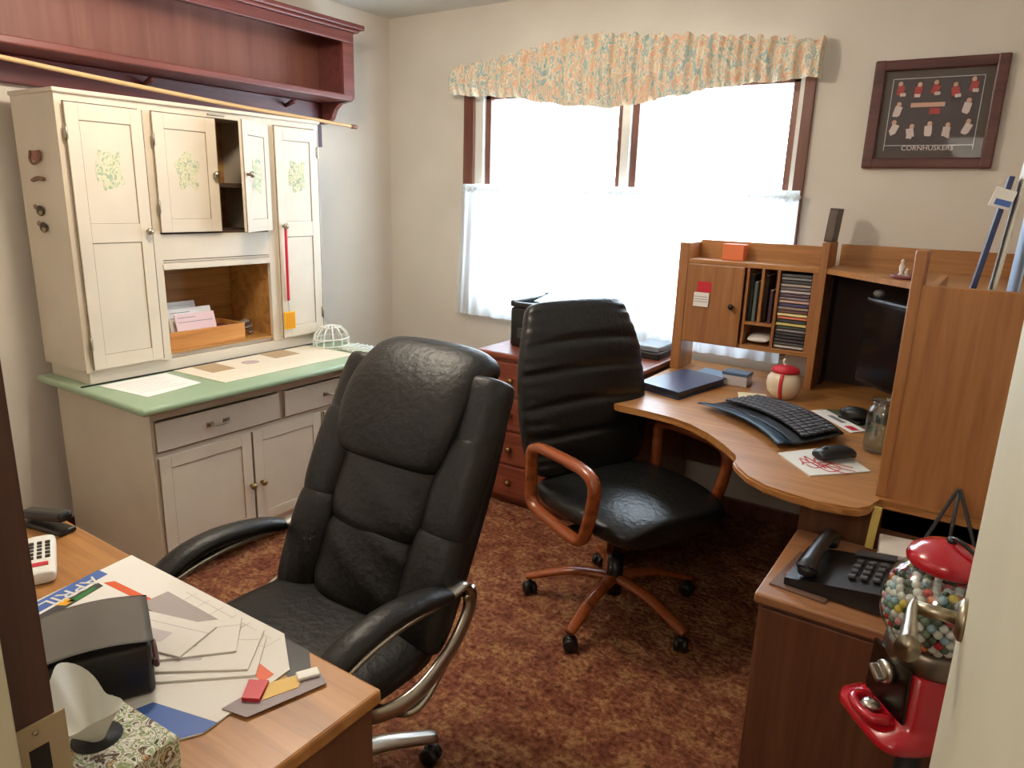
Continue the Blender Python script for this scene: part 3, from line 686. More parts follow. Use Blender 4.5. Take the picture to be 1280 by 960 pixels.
# ------------------------------------------------------------------ corner computer desk with hutch
TZ0, TZ1 = .725, .75
HY = 3.13          # front of the back hutch
desk = Thing('corner_desk', 'oak laminate corner computer desk with tall hutch right of the window', 'desk', (-.4, 2.8, 0))
poly = [(-1.20, 3.38), (-1.20, 2.42), (-1.10, 2.40), (-.99, 2.395), (-.88, 2.385), (-.80, 2.35), (-.72, 2.285), (-.64, 2.205), (-.575, 2.135), (-.565, 2.11), (-.568, 2.07), (-.55, 2.035), (-.50, 1.975), (-.44, 1.935), (-.38, 1.917), (-.30, 1.912), (-.235, 1.915), (-.195, 1.93), (-.175, 1.96), (-.168, 2.04), (.17, 2.04), (.17, 3.38)]
b = MB(); b.prism(poly, TZ0, TZ1); bmesh.ops.bevel(b.bm, geom=[e for e in b.bm.edges if abs(e.verts[0].co.z-e.verts[1].co.z) < 1e-5], offset=.006, segments=2, affect='EDGES')
top = desk.part('desktop', b, M_oak)
# legs / panels below
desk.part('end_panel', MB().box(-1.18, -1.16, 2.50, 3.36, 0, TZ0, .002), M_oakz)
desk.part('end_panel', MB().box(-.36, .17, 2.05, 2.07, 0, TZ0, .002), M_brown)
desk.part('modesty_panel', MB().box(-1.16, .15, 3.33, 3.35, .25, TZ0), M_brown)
# back wing hutch
b = MB(); b.box(-1.20, -1.155, HY, 3.295, TZ1, 1.325, .003); desk.part('hutch_side', b, M_oakz)
b = MB(); b.box(-.605, -.575, HY, 3.295, TZ1, 1.358, .003); desk.part('hutch_side', b, M_oakz)
desk.part('hutch_back_rail', MB().box(-1.155, -.605, 3.275, 3.290, 1.255, 1.335, .002).box(-.575, .168, 3.372, 3.392, 1.255, 1.345, .002), M_oak)
b = MB(); b.box(-1.155, -.605, HY+.004, 3.29, 1.235, 1.256, .002); desk.part('hutch_top_shelf', b, M_oak)
b = MB(); b.box(-1.155, -.605, HY+.004, 3.29, .885, .905, .002); desk.part('hutch_bottom_shelf', b, M_oak)
desk.part('hutch_back_panel', MB().box(-1.155, -.605, 3.28, 3.29, .905, 1.235), M_brown)
b = MB()
for x in (-.893, -.83, -.765): b.box(x, x+.012, HY+.006, 3.28, (.905 if x != -.83 else 1.0), 1.235, .001)
b.box(-.881, -.765, HY+.006, 3.28, .993, 1.006, .001); b.box(-.625, -.605, HY+.006, 3.28, .905, 1.235)
desk.part('pigeonholes', b, M_oakz)
b = MB(); b.box(-1.150, -.898, HY-.012, HY+.004, .89, 1.236, .003); hd = desk.part('hutch_door', b, M_oakz)
desk.part('knob', MB().lathe([(0, 0), (.006, 0), (.006, .01), (.013, .017), (.010, .026), (0, .028)], n=14, M=Matrix.Translation((-.937, HY-.012, 1.065)) @ Matrix.Rotation(PI/2, 4, 'X')), M_blk, hd, 'small black knob')
# corner section
Pa, Pb = (-.575, HY), (-.11, 2.66)
b = MB(); b.prism([(Pa[0], Pa[1]+.005), (Pb[0]-.0, Pb[1]), (.165, 2.66), (.165, 3.37), (-.575, 3.37)], 1.236, 1.257); desk.part('corner_shelf', b, M_oak)
b = MB(); b.prism([(-.575, 3.37), (-.575, HY+.12), (-.565, HY+.12), (-.565, 3.36)], TZ1, 1.236); b.box(-.565, .165, 3.36, 3.37, TZ1, 1.236); b.box(.155, .165, 2.66, 3.36, TZ1, 1.236)
desk.part('corner_back_panel', b, mat('dark_hardboard', (52, 34, 28), .7))
# right wing
PY = 2.05
b = MB(); b.box(-.155, .165, PY, PY+.022, .66, 1.318, .003); desk.part('hutch_end_panel', b, M_oakz)
desk.part('hutch_post', MB().box(-.178, -.150, PY-.002, PY+.07, TZ1, 1.402, .004), M_oakz)
b = MB(); b.box(-.13, .150, PY+.022, 2.66, 1.236, 1.256, .002); desk.part('hutch_top_shelf', b, M_oak)
desk.part('hutch_side_rail', MB().box(.150, .168, PY+.022, 3.37, 1.257, 1.40, .002), M_dresser)
desk.part('hutch_face_rail', MB().box(-.150, -.13, PY+.07, 2.66, 1.236, 1.30, .002), M_oaky)
desk.part('hutch_side', MB().box(-.11, .150, 2.662, 2.68, TZ1, 1.235, .002), M_oakz)
b = MB(); b.rbox((0, PY-.006, .735), (.36, .016, .03)); b.bm.free()
# desk things ---------------------------------------------------
t = Thing('computer_monitor', 'black flat computer monitor inside the corner of the desk hutch', 'monitor', (-.23, 2.87, TZ1), rz=math.radians(-50), local=True)
t.part('base', MB().lathe([(0, 0), (.09, 0), (.09, .008), (.03, .018), (0, .02)], n=28), M_blk)
t.part('neck', MB().box(-.03, .03, .0, .03, .015, .16, .006), M_blk)
t.part('casing', MB().box(-.25, .25, -.02, .02, .09, .42, .01), M_blk)
t.part('screen', MB().box(-.235, .235, -.023, -.019, .108, .402), mat('dark_screen', (12, 12, 14), .15))
t = Thing('webcam', 'tiny pale webcam clipped on top of the black monitor', 'webcam', (-.36, 3.02, TZ1+.42), local=True)
t.part('body', MB().ball((0, 0, .018), .016, 2, (1.3, 1, .9)), M_grey); t.part('clip', MB().box(-.01, .01, -.01, .02, 0, .008, .002), M_blk)

# keyboard
t = Thing('keyboard', 'black ergonomic computer keyboard with blue grey wrist rest on the corner desk', 'keyboard', (-.565, 2.54, TZ1), rz=math.radians(-39), local=True)
b = MB()
def kfn(u, v):
    return Vector(((u-.5)*.48*(1-.10*(v-.2)**2), (v-.5)*.22+.035*(2*u-1)**2*(-1)+.02, .012+.02*v+.012*(1-(2*u-1)**2)))
b.grid(kfn, 24, 10); bmesh.ops.solidify(b.bm, geom=b.bm.faces[:], thickness=.012)
t.part('case', b, M_blk)
b = MB()
for r in range(5):
    for c in range(18):
        u = (c+1.0)/19.5; v = .32+r*.13
        p = kfn(u, v)+Vector((0, 0, .010)); b.rbox(p, (.021, .023, .009), (.08, 0, -(2*u-1)*.25), .002)
t.part('keys', b, M_dgrey)
b = MB()
def wf(u, v): p = kfn(u, 0); return p+Vector((0, -.05+.062*v, -.004+.014*math.sin(PI*(.25+.6*v))))
b.grid(wf, 24, 6); bmesh.ops.solidify(b.bm, geom=b.bm.faces[:], thickness=.008); t.part('wrist_rest', b, mat('blue_grey_gel', (70, 96, 116), .3), label='blue grey curved wrist rest')
# mouse pad + mouse
MP = [(-.476, 2.225), (-.345, 2.41), (-.215, 2.235), (-.352, 2.085)]
def mpx(b, z):
    b.mi = 1
    for i in range(9):
        a = i*.7; b.tube([(-.37+.02*math.cos(a), 2.19+.025*math.sin(a*1.3), z), (-.35+.06*math.cos(a+.5), 2.20+.05*math.sin(a), z+.0006), (-.30+.05*math.cos(a), 2.20+.03*math.sin(a*2), z)], .003, n=5, k=3, sy=.2, up=(0, 0, 1))
sheet('mouse_pad', MP, TZ1, M_paper, 'white mouse pad with red pattern on the corner desk', 'mouse pad', th=.004, extra=mpx, mats=[M_white, M_redp])
t = Thing('computer_mouse', 'black computer mouse on the white and red mouse pad', 'mouse', (-.325, 2.275, TZ1+.005), rz=math.radians(-40), local=True)
b = MB(); b.pad([(-.062, .012), (-.02, .018), (.03, .02), (.062, .012)], .034, .020, nv=20, nu=20, pv=2.4, pu=2.2, flat_back=.6); b.bm.transform(Matrix.Translation((0, 0, .0)))
for v in b.bm.verts: v.co.z = max(v.co.z, .0) if v.co.z < .012 else v.co.z
t.part('shell', b, M_blk)
t.part('scroll_wheel', MB().cyl((-.004, -.035, .034), (.004, -.035, .034), .008, n=14), M_dgrey)
# piggy/present pot
pc = Vector((-.640, 2.93, TZ1))
t = Thing('gift_pot', 'round cream ceramic pot with red lid and painted red ribbon below the hutch', 'pot', pc)
prof = [(0, 0), (.036, 0), (.046, .005), (.062, .03), (.068, .058), (.064, .085), (.05, .104), (.044, .108)]
t.part('body', MB().lathe(prof+[(0, .108)], pc, 32), mat('cream_ceramic', (226, 206, 180), .25))
t.part('lid', MB().lathe([(0, .106), (.052, .106), (.056, .110), (.050, .122), (.03, .131), (0, .134)], pc, 32), M_redp, label='glossy red lid')
t.part('ribbon', MB().tube([pc+Vector((.003, -.0475, .006)), pc+Vector((.003, -.0635, .03)), pc+Vector((.003, -.0695, .058)), pc+Vector((.003, -.0655, .085)), pc+Vector((.003, -.055, .107))], .007, n=8, sy=.25), M_redp, label='red ribbon stripe')
t.part('finial', MB().tube([pc+Vector((-.004, 0, .133)), pc+Vector((-.010, 0, .15)), pc+Vector((-.004, 0, .158))], .0045, n=8), M_white)
# notebook computer / navy binder
t = Thing('navy_binder', 'closed navy blue binder lying on the left end of the corner desk', 'binder', (-1.0, 2.82, TZ1))
bp = [(-1.15, 2.68), (-.955, 2.615), (-.885, 2.98), (-1.09, 3.03)]
t.part('cover', MB().prism(bp, TZ1, TZ1+.004).prism(bp, TZ1+.026, TZ1+.031), M_navy)
ip = [(-1.142, 2.69), (-.962, 2.628), (-.894, 2.972), (-1.085, 3.02)]
t.part('pages', MB().prism(ip, TZ1+.004, TZ1+.026), M_dgrey)
sheet('magazine', [(-1.06, 3.04), (-.90, 2.99), (-.87, 3.14), (-1.05, 3.20)], TZ1, M_lblue, 'light blue magazine lying behind the navy binder', 'magazine', th=.012, extra=lambda b, z: (setattr(b, 'mi', 1), b.box(-.99, -.91, 3.03, 3.07, z, z+.0005)), mats=[M_lblue, M_white])
t = Thing('card_holder', 'small clear and blue card box on the desk beneath the hutch', 'box', (-.85, 3.03, TZ1))
t.part('box', MB().box(-.905, -.80, 2.985, 3.06, TZ1, TZ1+.045, .004), mat('frosted_plastic', (186, 180, 182), .35))
t.part('lid', MB().box(-.908, -.797, 2.982, 3.063, TZ1+.045, TZ1+.058, .003), mat('steel_blue', (70, 100, 140), .35), label='steel blue lid')
b = MB(); b.rbox((-.735, 2.85, TZ1+.004), (.11, .09, .007), (0, 0, .35), .001); b.mi = 1; b.rbox((-.73, 2.85, TZ1+.008), (.06, .012, .0006), (0, 0, .35))
single('note_pad', 'cream note pad between the keyboard and the ceramic pot', 'note pad', b, [M_paper2, M_yellow], (-.735, 2.85, TZ1), group=None)
# papers behind the keyboard
sheet('leaflet', [(-.50, 2.80), (-.46, 2.85), (-.29, 2.66), (-.33, 2.60)], TZ1+.0016, M_paper, 'long white leaflet with red print behind the keyboard', 'leaflet', th=.002, extra=lambda b, z: (setattr(b, 'mi', 1), b.rbox((-.335, 2.655, z), (.03, .05, .0006), (0, 0, .75)), setattr(b, 'mi', 2), b.rbox((-.40, 2.74, z), (.02, .09, .0006), (0, 0, .75))), mats=[M_paper, M_redp, M_grey])
sheet('folder', [(-.47, 2.86), (-.40, 2.90), (-.255, 2.70), (-.30, 2.64)], TZ1, mat('olive', (92, 96, 70), .6), 'olive folder lying in front of the monitor', 'folder', th=.0015)
b = MB(); b.ball((-.345, 2.765, TZ1+.028), .05, 2, (1.1, .7, .55)); b.rbox((-.345, 2.765, TZ1+.006), (.1, .06, .012), (0, 0, -.6), .004)
single('computer_speaker', 'small black rounded speaker in front of the monitor base', 'speaker', b, [M_blk], (-.345, 2.765, TZ1))
# glass jar
jc = Vector((-.225, 2.46, TZ1))
t = Thing('glass_jar', 'empty clear glass jar standing against the hutch end post', 'jar', jc)
outp = [(0, .002), (.044, .002), (.048, .010), (.048, .12), (.044, .14), (.036, .150), (.036, .170), (.039, .172)]
inn = [(.034, .172), (.033, .150), (.041, .139), (.0455, .12), (.0455, .012), (0, .008)]
t.part('glass_body', MB().lathe(outp+inn, jc, 32), M_jar)
t.part('screw_rim', MB().tube([jc+Vector((math.cos(2*PI*i/24)*.037, math.sin(2*PI*i/24)*.037, .160)) for i in range(24)], .0022, n=6, k=2, closed=True), M_jar)
# top of hutch: orange box, calendar card, dark picture edge, figurines
b = MB(); b.box(-1.03, -.935, 3.20, 3.26, 1.256, 1.326, .003)
single('orange_box', 'small orange card box on top of the left hutch', 'box', b, [mat('orange_card', (226, 120, 72), .6)], (-.98, 3.23, 1.256))
b = MB(); b.rbox((-.594, 3.25, 1.425), (.036, .10, .135), (0, .07, 0), .003); b.mi = 1; b.rbox((-.594, 3.199, 1.425), (.026, .002, .12), (0, .07, 0))
single('wooden_block', 'narrow dark wooden block standing on top of the hutch post', 'block', b, [mat('dark_plaque', (74, 62, 54), .5), mat('plaque_face', (100, 86, 76), .5)], (-.59, 3.25, 1.358))
t = Thing('wall_calendar', 'tiny tear-off calendar with red card stuck on the hutch door', 'calendar', (-1.07, HY-.012, 1.05))
yy = HY-.0125
t.part('card', MB().box(-1.098, -1.035, yy-.002, yy, 1.115, 1.162), M_redp)
b = MB(); b.rbox((-1.074, yy-.006, 1.083), (.068, .006, .062), (-.08, 0, 0), .001); b.mi = 1
for i in range(4): b.box(-1.104, -1.044, yy-.0105, yy-.0095, 1.062+.011*i, 1.064+.011*i)
t.part('date_pad', b, [M_paper, M_grey])
t = Thing('crystal_ornament', 'little clear glass figurines on a dark red tray on the corner shelf', 'ornament', (-.27, 2.93, 1.257))
oc = Vector((-.27, 2.93, 1.257))
t.part('tray', MB().lathe([(0, 0), (.05, 0), (.055, .012), (.05, .014), (0, .006)], oc, 24), mat('plum_tray', (120, 60, 66), .3))
for dx, dy, h_ in ((-.02, 0, .07), (.03, .01, .065), (.0, -.02, .04)):
    t.part('figurine', MB().lathe([(0, .01), (.012, .012), (.005, .02), (.010, h_*.6), (.004, h_*.8), (.007, h_*.9), (0, h_)], oc+Vector((dx, dy, 0)), 12), mat('cut_glass', (216, 206, 196), .1))
# CD cases in the rack
rnd = random.Random(11)
pal = [(70, 72, 74), (110, 112, 114), (60, 56, 62), (150, 140, 130), (96, 90, 94), (170, 160, 158), (80, 60, 76), (112, 100, 110), (170, 140, 130), (66, 62, 100), (130, 116, 110), (90, 60, 60), (214, 196, 140), (200, 110, 80), (50, 54, 60), (190, 176, 110), (60, 70, 66), (120, 112, 116), (44, 44, 48), (38, 38, 42), (56, 50, 56), (60, 60, 62), (180, 176, 172)]
order = ['topmost', 'second', 'third', 'fourth', 'fifth', 'sixth', 'seventh', 'eighth', 'ninth', 'tenth', 'eleventh', 'twelfth', 'thirteenth', 'fourteenth', 'fifteenth', 'sixteenth', 'seventeenth', 'eighteenth', 'nineteenth', 'twentieth', 'twenty-first', 'twenty-second', 'lowest']
nz = len(pal); stp = (1.222-.908)/nz
for i, c in enumerate(pal):
    z1 = 1.222-i*stp; b = MB(); off = rnd.uniform(-.004, .006)
    b.box(-.750, -.628, HY+.015+off, 3.27, z1-stp*.82, z1, .0012); b.mi = 1; b.box(-.745, -.633, HY+.0143+off, HY+.0155+off, z1-stp*.60, z1-stp*.25)
    lab = ('topmost CD case in the hutch rack' if i == 0 else 'lowest CD case in the hutch rack' if i == nz-1 else order[i]+' CD case from the top of the hutch rack')
    single('cd_case', lab, 'CD case', b, [mat('case_%d' % i, c, .3), mat('case_print_%d' % i, tuple(min(255, v+35) for v in c), .4)], (-.69, 3.2, z1-stp), group='CD cases in the hutch rack')
# slots contents
for i, (x, c, l, hh) in enumerate([(-.872, (40, 44, 40), 'dark green book standing in the left slot of the hutch, leftmost', .20), (-.853, (90, 104, 100), 'grey green book in the left slot of the hutch', .17), (-.8095, (50, 34, 30), 'dark brown book standing in the right slot of the hutch', .20), (-.786, (70, 40, 52), 'thin plum book in the right slot of the hutch', .14)]):
    b = MB(); b.box(x-.007, x+.007, HY+.03, 3.27, 1.006, 1.006+hh, .002); b.mi = 1; b.box(x-.005, x+.005, HY+.032, 3.268, 1.0062+hh-.001, 1.007+hh)
    single('book', l, 'book', b, [mat('book_%d' % i, c, .6), M_paper], (x, 3.2, 1.006), group='books in the hutch slots')
b = MB()
b.pad([(HY+.02, .925), (HY+.10, .935), (HY+.17, .925)], .050, .014, x0=-.823, nv=14, nu=20, pv=2.5, pu=2.2)
single('folded_cloth', 'crumpled white paper bundle in the lower pigeonhole of the hutch', 'paper bundle', b, [M_paper], (-.823, 3.2, .906))
# magazines / stand on the right wing top
zt = 1.256
t = Thing('magazine_rack', 'clear rack of standing leaflets on top of the hutch end panel', 'rack', (.02, 2.20, zt))
b = MB(); b.rbox((-.034, 2.20, 1.425), (.012, .10, .318), (0, .13, .05), .001); t.part('folder', b, M_navy, label='dark blue upright folder')
b = MB(); b.rbox((.002, 2.19, 1.445), (.006, .12, .36), (0, .07, .1), .001); b.mi = 1
for i in range(5): b.rbox((-.003+.0035*i, 2.185, 1.345+.05*i), (.008, .07, .018), (0, .07, .1))
t.part('leaflet', b, [mat('mottled_white', (206, 202, 190), .6), mat('leaflet_grey', (140, 130, 120), .6)])
b = MB(); b.rbox((.040, 2.22, 1.43), (.005, .14, .33), (0, .03, .15), .001); t.part('rear_leaflet', b, mat('pale_blue_print', (180, 200, 226), .5), label='pale blue leaflet')
b = MB(); b.rbox((-.022, 2.13, 1.53), (.045, .004, .045), (.0, .25, .0), .001); b.mi = 1; b.rbox((-.020, 2.127, 1.52), (.034, .002, .014), (0, .25, .0)); t.part('tag', b, [M_white, M_blue])
t.part('stand', MB().box(-.055, .075, 2.12, 2.42, zt, zt+.008, .002), M_jar)

# ------------------------------------------------------------------ low cabinet with phone
LX0, LX1, LY0, LY1, LZ = -.355, .17, 1.60, 2.03, .61
t = Thing('low_cabinet', 'low brown laminate cabinet carrying the telephone at the right', 'cabinet', (-.1, 1.8, 0))
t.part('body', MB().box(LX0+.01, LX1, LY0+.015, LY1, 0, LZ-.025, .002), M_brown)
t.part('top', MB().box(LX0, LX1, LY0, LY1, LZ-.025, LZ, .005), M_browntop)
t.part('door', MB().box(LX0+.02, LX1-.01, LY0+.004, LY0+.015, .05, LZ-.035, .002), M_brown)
t = Thing('telephone', 'black desk telephone with its handset on the low brown cabinet', 'telephone', (-.18, 1.778, LZ), rz=math.radians(-3), local=True)
b = MB(); b.prism([(-.12, 0), (.11, 0), (.11, .052), (-.12, .018)], -.095, .115, Matrix.Rotation(PI/2, 4, 'X')); t.part('base', b, M_blk)
b = MB()
for r in range(4):
    for c in range(3): b.rbox((.015+.026*c, -.055+.03*r, .018+.034*(.135+.026*c)/.23+.006), (.016, .016, .008), (0, -.14, 0), .002)
t.part('keys', b, M_dgrey)
b = MB(); b.tube([(-.075, -.105, .052), (-.075, -.09, .062), (-.075, -.03, .068), (-.075, .04, .068), (-.075, .10, .062), (-.075, .115, .052)], .020, n=14, sx=1.05, sy=.8, rf=lambda q: .017+.008*abs(2*q-1)**3)
b.lathe([(0, -.02), (.024, -.02), (.026, 0), (0, .006)], (-.075, -.09, .055), 18); b.lathe([(0, -.02), (.024, -.02), (.026, 0), (0, .006)], (-.075, .10, .055), 18)
t.part('handset', b, M_blk)
t.part('display', MB().rbox((.04, .085, .048), (.09, .03, .004), (0, -.14, 0)), M_dgrey)
b = MB(); b.rbox((-.245, 1.76, LZ+.003), (.13, .22, .006), (0, 0, -.10), .001); b.mi = 1; b.rbox((-.255, 1.78, LZ+.0065), (.08, .12, .0008), (0, 0, -.10))
b.bm.transform(Matrix.Translation((-.015, -.0, 0)))
o = single('booklet', 'thin booklet with reddish cover under the black telephone', 'booklet', b, [mat('taupe_cover', (110, 84, 72), .5), mat('brick_print', (160, 84, 76), .5)], (-.27, 1.76, LZ))
t_o = bpy.data.objects['telephone']; t_o.location.z = LZ+.0075
# dark letter stand behind phone with books
t = Thing('desk_organizer', 'dark wire desk organizer behind the telephone on the low cabinet', 'organizer', (-.02, 1.95, LZ))
t.part('tray', MB().box(-.05, .16, 1.80, 2.04, LZ, LZ+.012, .003), M_blkm)
b = MB(); b.tube([(-.06, 2.035, LZ+.012), (-.002, 2.035, LZ+.19), (.008, 2.035, LZ+.208), (.018, 2.035, LZ+.19), (.085, 2.035, LZ+.012)], .0045, n=8)
b.cyl((.008, 2.035, LZ+.205), (.008, 2.02, LZ+.06), .0045, n=8); t.part('triangle_wire', b, M_dgrey)
t = Thing('box_file', 'flat white box file with dark stripe lying on the low cabinet', 'box file', (.0, 1.93, LZ+.012))
bx = [(-.135, 1.83), (.13, 1.93), (.125, 2.005), (-.14, 1.995)]
Mq = Matrix.Translation((-.005, 1.948, LZ+.012)) @ Matrix.Rotation(.12, 4, 'Z')
t.part('box', MB().box(-.135, .14, -.055, .062, 0, .05, .003, Mq), mat('box_white', (222, 214, 206), .6))
t.part('stripe', MB().box(-.136, .141, -.0565, -.0555, .022, .030, 0, Mq), M_blk)
b = MB(); b.box(.02, .13, -.03, .060, .050, .062, .001, Mq)
single('paper_pad', 'pale yellow paper pad on the flat white box file', 'paper pad', b, [mat('pale_yellow', (232, 216, 160), .7)], (.075, 1.93, LZ+.062))
b = MB(); b.rbox((-.165, 2.012, .675), (.02, .012, .12), (0, .05, 0), .001)
single('yellow_folder', 'thin yellow folder standing at the end of the corner desk', 'folder', b, [mat('folder_yellow', (236, 214, 120), .6)], (-.165, 2.0, LZ))

# ------------------------------------------------------------------ gumball machine on a stand
gc = Vector((.010, 1.41, 0)); GZ = .555; 
grz = math.radians(-50)      # its front faces the lower left of the view
GM = Matrix.Translation(gc) @ Matrix.Rotation(grz, 4, 'Z')
g = Thing('gumball_machine', 'red gumball machine with glass globe on a black stand by the open door', 'gumball machine', gc, grz, local=True)
def sq(w_, z, d=None, off=0, n=32, p=5):
    d = d or w_; r = []
    for i in range(n):
        a = 2*PI*i/n; c, s_ = math.cos(a), math.sin(a); r.append(Vector((math.copysign(abs(c)**(2/p), c)*w_, math.copysign(abs(s_)**(2/p), s_)*d+off, z)))
    return r
b = MB(); b.loft([sq(.088, GZ, .100, -.014), sq(.093, GZ+.008, .107, -.016), sq(.091, GZ+.022, .104, -.014), sq(.080, GZ+.030, .082, 0), sq(.072, GZ+.05, .072), sq(.066, GZ+.135, .066), sq(.060, GZ+.140, .060)])
g.part('base', b, M_red)
b = MB(); b.loft([sq(.058, 0, .004, -.072), sq(.054, .105, .004, -.072)], smooth=False); b.bm.transform(Matrix.Translation((0, 0, GZ+.045))); g.part('coin_plate', b, mat('dark_chrome', (70, 66, 60), .3, 1), label='dark metal coin plate')
b = MB(); b.lathe([(0, 0), (.022, 0), (.022, .010), (.012, .014), (0, .014)], n=20, M=Matrix.Translation((0, -.076, GZ+.115)) @ Matrix.Rotation(PI/2, 4, 'X')); b.rbox((0, -.098, GZ+.115), (.034, .018, .012), (0, .5, 0), .004); g.part('crank', b, M_chrome)
b = MB(); b.tube([(-.032, -.078, GZ+.035), (-.036, -.095, GZ+.04), (-.028, -.115, GZ+.04), (0, -.122, GZ+.04), (.028, -.115, GZ+.04), (.036, -.095, GZ+.04), (.032, -.078, GZ+.035)], .010, n=10); b.mi = 1; b.ball((0, -.098, GZ+.045), .018, 2, (1, 1, .6)); g.part('chute', b, [M_red, M_chrome])
GR = .098; gz = GZ+.165+.082
b = MB(); prof = [(.055, -.082)]
for i in range(1, 16):
    a = -1.0+(1.0+1.02)*i/16; prof.append((GR*math.cos(a), GR*math.sin(a)))
prof.append((.050, .084))
inner = [(r*.965, z*.985) for r, z in prof[::-1]]
b.lathe(prof, (0, 0, gz), 40); g.part('globe', b, M_jar)
g.part('collar', MB().lathe([(.045, -.108), (.074, -.108), (.078, -.100), (.076, -.074), (.070, -.062), (.058, -.062)], (0, 0, gz), 32), mat('pewter', (130, 120, 108), .35, 1))
g.part('lid', MB().lathe([(.0, .080), (.058, .080), (.065, .085), (.067, .094), (.062, .106), (.045, .118), (.02, .127), (0, .129)], (0, 0, gz), 36), M_red)
b = MB(); b.ball((0, 0, gz+.131), .009); b.tube([(.0, .0, gz+.136), (.02, .0, gz+.139), (.05, .01, gz+.125), (.070, .015, gz+.10), (.076, .016, gz+.07)], .004, n=8); g.part('lid_catch', b, M_blk)
b = MB(); b.cyl((0, 0, .02), (0, 0, GZ), .022, n=20); b.lathe([(0, 0), (.14, 0), (.14, .012), (.05, .028), (.022, .04)], n=28); b.lathe([(0, -.012), (.07, -.012), (.07, 0), (0, 0)], (0, 0, GZ), 24); g.part('stand', b, M_blkm)
# gumballs
gcol = [('white', (226, 222, 214)), ('red', (196, 36, 44)), ('grey green', (120, 146, 122)), ('yellow', (222, 190, 70)), ('pale blue', (150, 184, 200)), ('orange', (226, 120, 60)), ('pink', (222, 150, 160)), ('dark green', (50, 76, 60))]
wts = [13, 3, 4, 1.2, 3, 1, 2, 4]
gr = .0082
base = {}
for nme, c in gcol:
    mb = MB(); mb.ball((0, 0, 0), gr, 2); me = bpy.data.meshes.new('gumball'); mb.bm.to_mesh(me); mb.bm.free(); me.materials.append(mat('gumball_'+nme.replace(' ', '_'), c, .25)); base[nme] = me
rnd = random.Random(5); pts = []
Rs = GR*.965-gr-.001; N = 420
gl = GM @ Vector((0, 0, gz))
for i in range(N):
    zz = 1-2*(i+.5)/N; a = i*2.399963; rr = math.sqrt(1-zz*zz)
    p = Vector((rr*math.cos(a), rr*math.sin(a), zz))*Rs
    if p.z > .055 or p.z < -.070: continue
    toward = (Vector((0, 0, 1.5))-gl).normalized()
    pts.append((-(p.dot(toward)), p))
pts.sort(key=lambda q: q[0])
first = None
for k, (_, p) in enumerate(pts[:290]):
    nme = rnd.choices([c[0] for c in gcol], wts)[0]
    if first is None: o = bpy.data.objects.new('gumball', base[nme])
    else: o = first.copy(); o.data = base[nme]
    C.objects.link(o); o.location = gl+p
    o['label'] = nme+' gumball inside the glass globe of the red gumball machine'; o['category'] = 'gumball'; o['group'] = 'gumballs in the globe'
    if first is None: first = o
mb = MB()
s_ = .0175
for ix in range(-5, 6):
    for iy in range(-5, 6):
        for iz in range(-5, 4):
            p = Vector((ix*s_+(iz % 2)*s_/2, iy*s_+(iz % 2)*s_/2, iz*s_*.8-.005))
            if p.length < Rs-.016 and p.z > -.062:
                mb.mi = rnd.choices(range(8), wts)[0]; mb.ball(gl+p, gr, 1)
for (_, p) in pts[290:]: mb.mi = rnd.choices(range(8), wts)[0]; mb.ball(gl+p, gr, 1)
o = single('gumball_filling', 'mixed gumballs deeper inside the glass globe', 'gumballs', mb, [base[c[0]].materials[0] for c in gcol], gl); o['kind'] = 'stuff'

# ------------------------------------------------------------------ near desk at the door wall
t = Thing('writing_desk', 'small oak writing desk left of the doorway in the foreground', 'desk', (-1.2, .48, 0))
NX0, NX1, NY0, NY1 = -1.745, -.69, YD+.006, .70
t.part('desktop', MB().box(NX0, NX1, NY0, NY1, .725, .75, .005), M_oak)
t.part('side_panel', MB().box(NX1-.03, NX1-.01, NY0+.01, NY1-.012, 0, .725, .002), M_brown)
t.part('side_panel', MB().box(NX0+.01, NX0+.03, NY0+.01, NY1-.012, 0, .725, .002), M_brown)
t.part('rear_panel', MB().box(NX0+.03, NX1-.03, NY0+.01, NY0+.025, .2, .725, .001), M_brown)
# calendar
CZ = .7505
t = Thing('desk_calendar', 'large white desk calendar with a blue banner on the near desk', 'calendar', (-1.12, .58, CZ))
cp = [(-1.345, .485), (-1.345, .63), (-1.395, .697), (-.925, .703), (-.845, .635), (-.835, .50), (-.90, .455), (-1.10, .42)]
cp = [(-1.36, .44), (-1.40, .697), (-.925, .703), (-.84, .645), (-.825, .48), (-.86, .42)]
t.part('sheet', MB().prism(cp, CZ, CZ+.0025), M_paper)
Z2 = CZ+.0025
b = MB(); b.prism([(-1.352, .45), (-1.392, .625), (-1.362, .628), (-1.315, .45)], Z2, Z2+.0004); t.part('blue_banner', b, M_blue)
b = MB(); b.prism([(-.955, .423), (-.94, .475), (-.826, .505), (-.825, .482), (-.86, .4225)], Z2, Z2+.0004)
t.part('blue_corner', b, M_blue)
MT = Matrix.Translation((-1.350, .553, Z2+.0006)) @ Matrix.Rotation(-PI/2+.22, 4, 'Z')
t.part('lettering', MB().text('APRIL', MT, .045, .0004), M_white)
b = MB(); b.prism([(-1.335, .606), (-1.325, .622), (-1.20, .630), (-1.205, .614)], Z2, Z2+.0004); t.part('orange_strip', b, M_orange)
b = MB(); b.prism([(-.935, .605), (-.93, .63), (-.85, .622), (-.848, .600)], Z2, Z2+.0004); t.part('orange_strip', b, M_orange)
b = MB()
b.prism([(-1.31, .46), (-1.345, .60), (-1.325, .60), (-1.295, .50)], Z2, Z2+.0004); b.mi = 1; b.prism([(-1.32, .53), (-1.335, .585), (-1.325, .59), (-1.31, .545)], Z2+.0004, Z2+.0008); b.mi = 2; b.prism([(-1.325, .515), (-1.332, .535), (-1.316, .545), (-1.31, .525)], Z2+.0004, Z2+.0008)
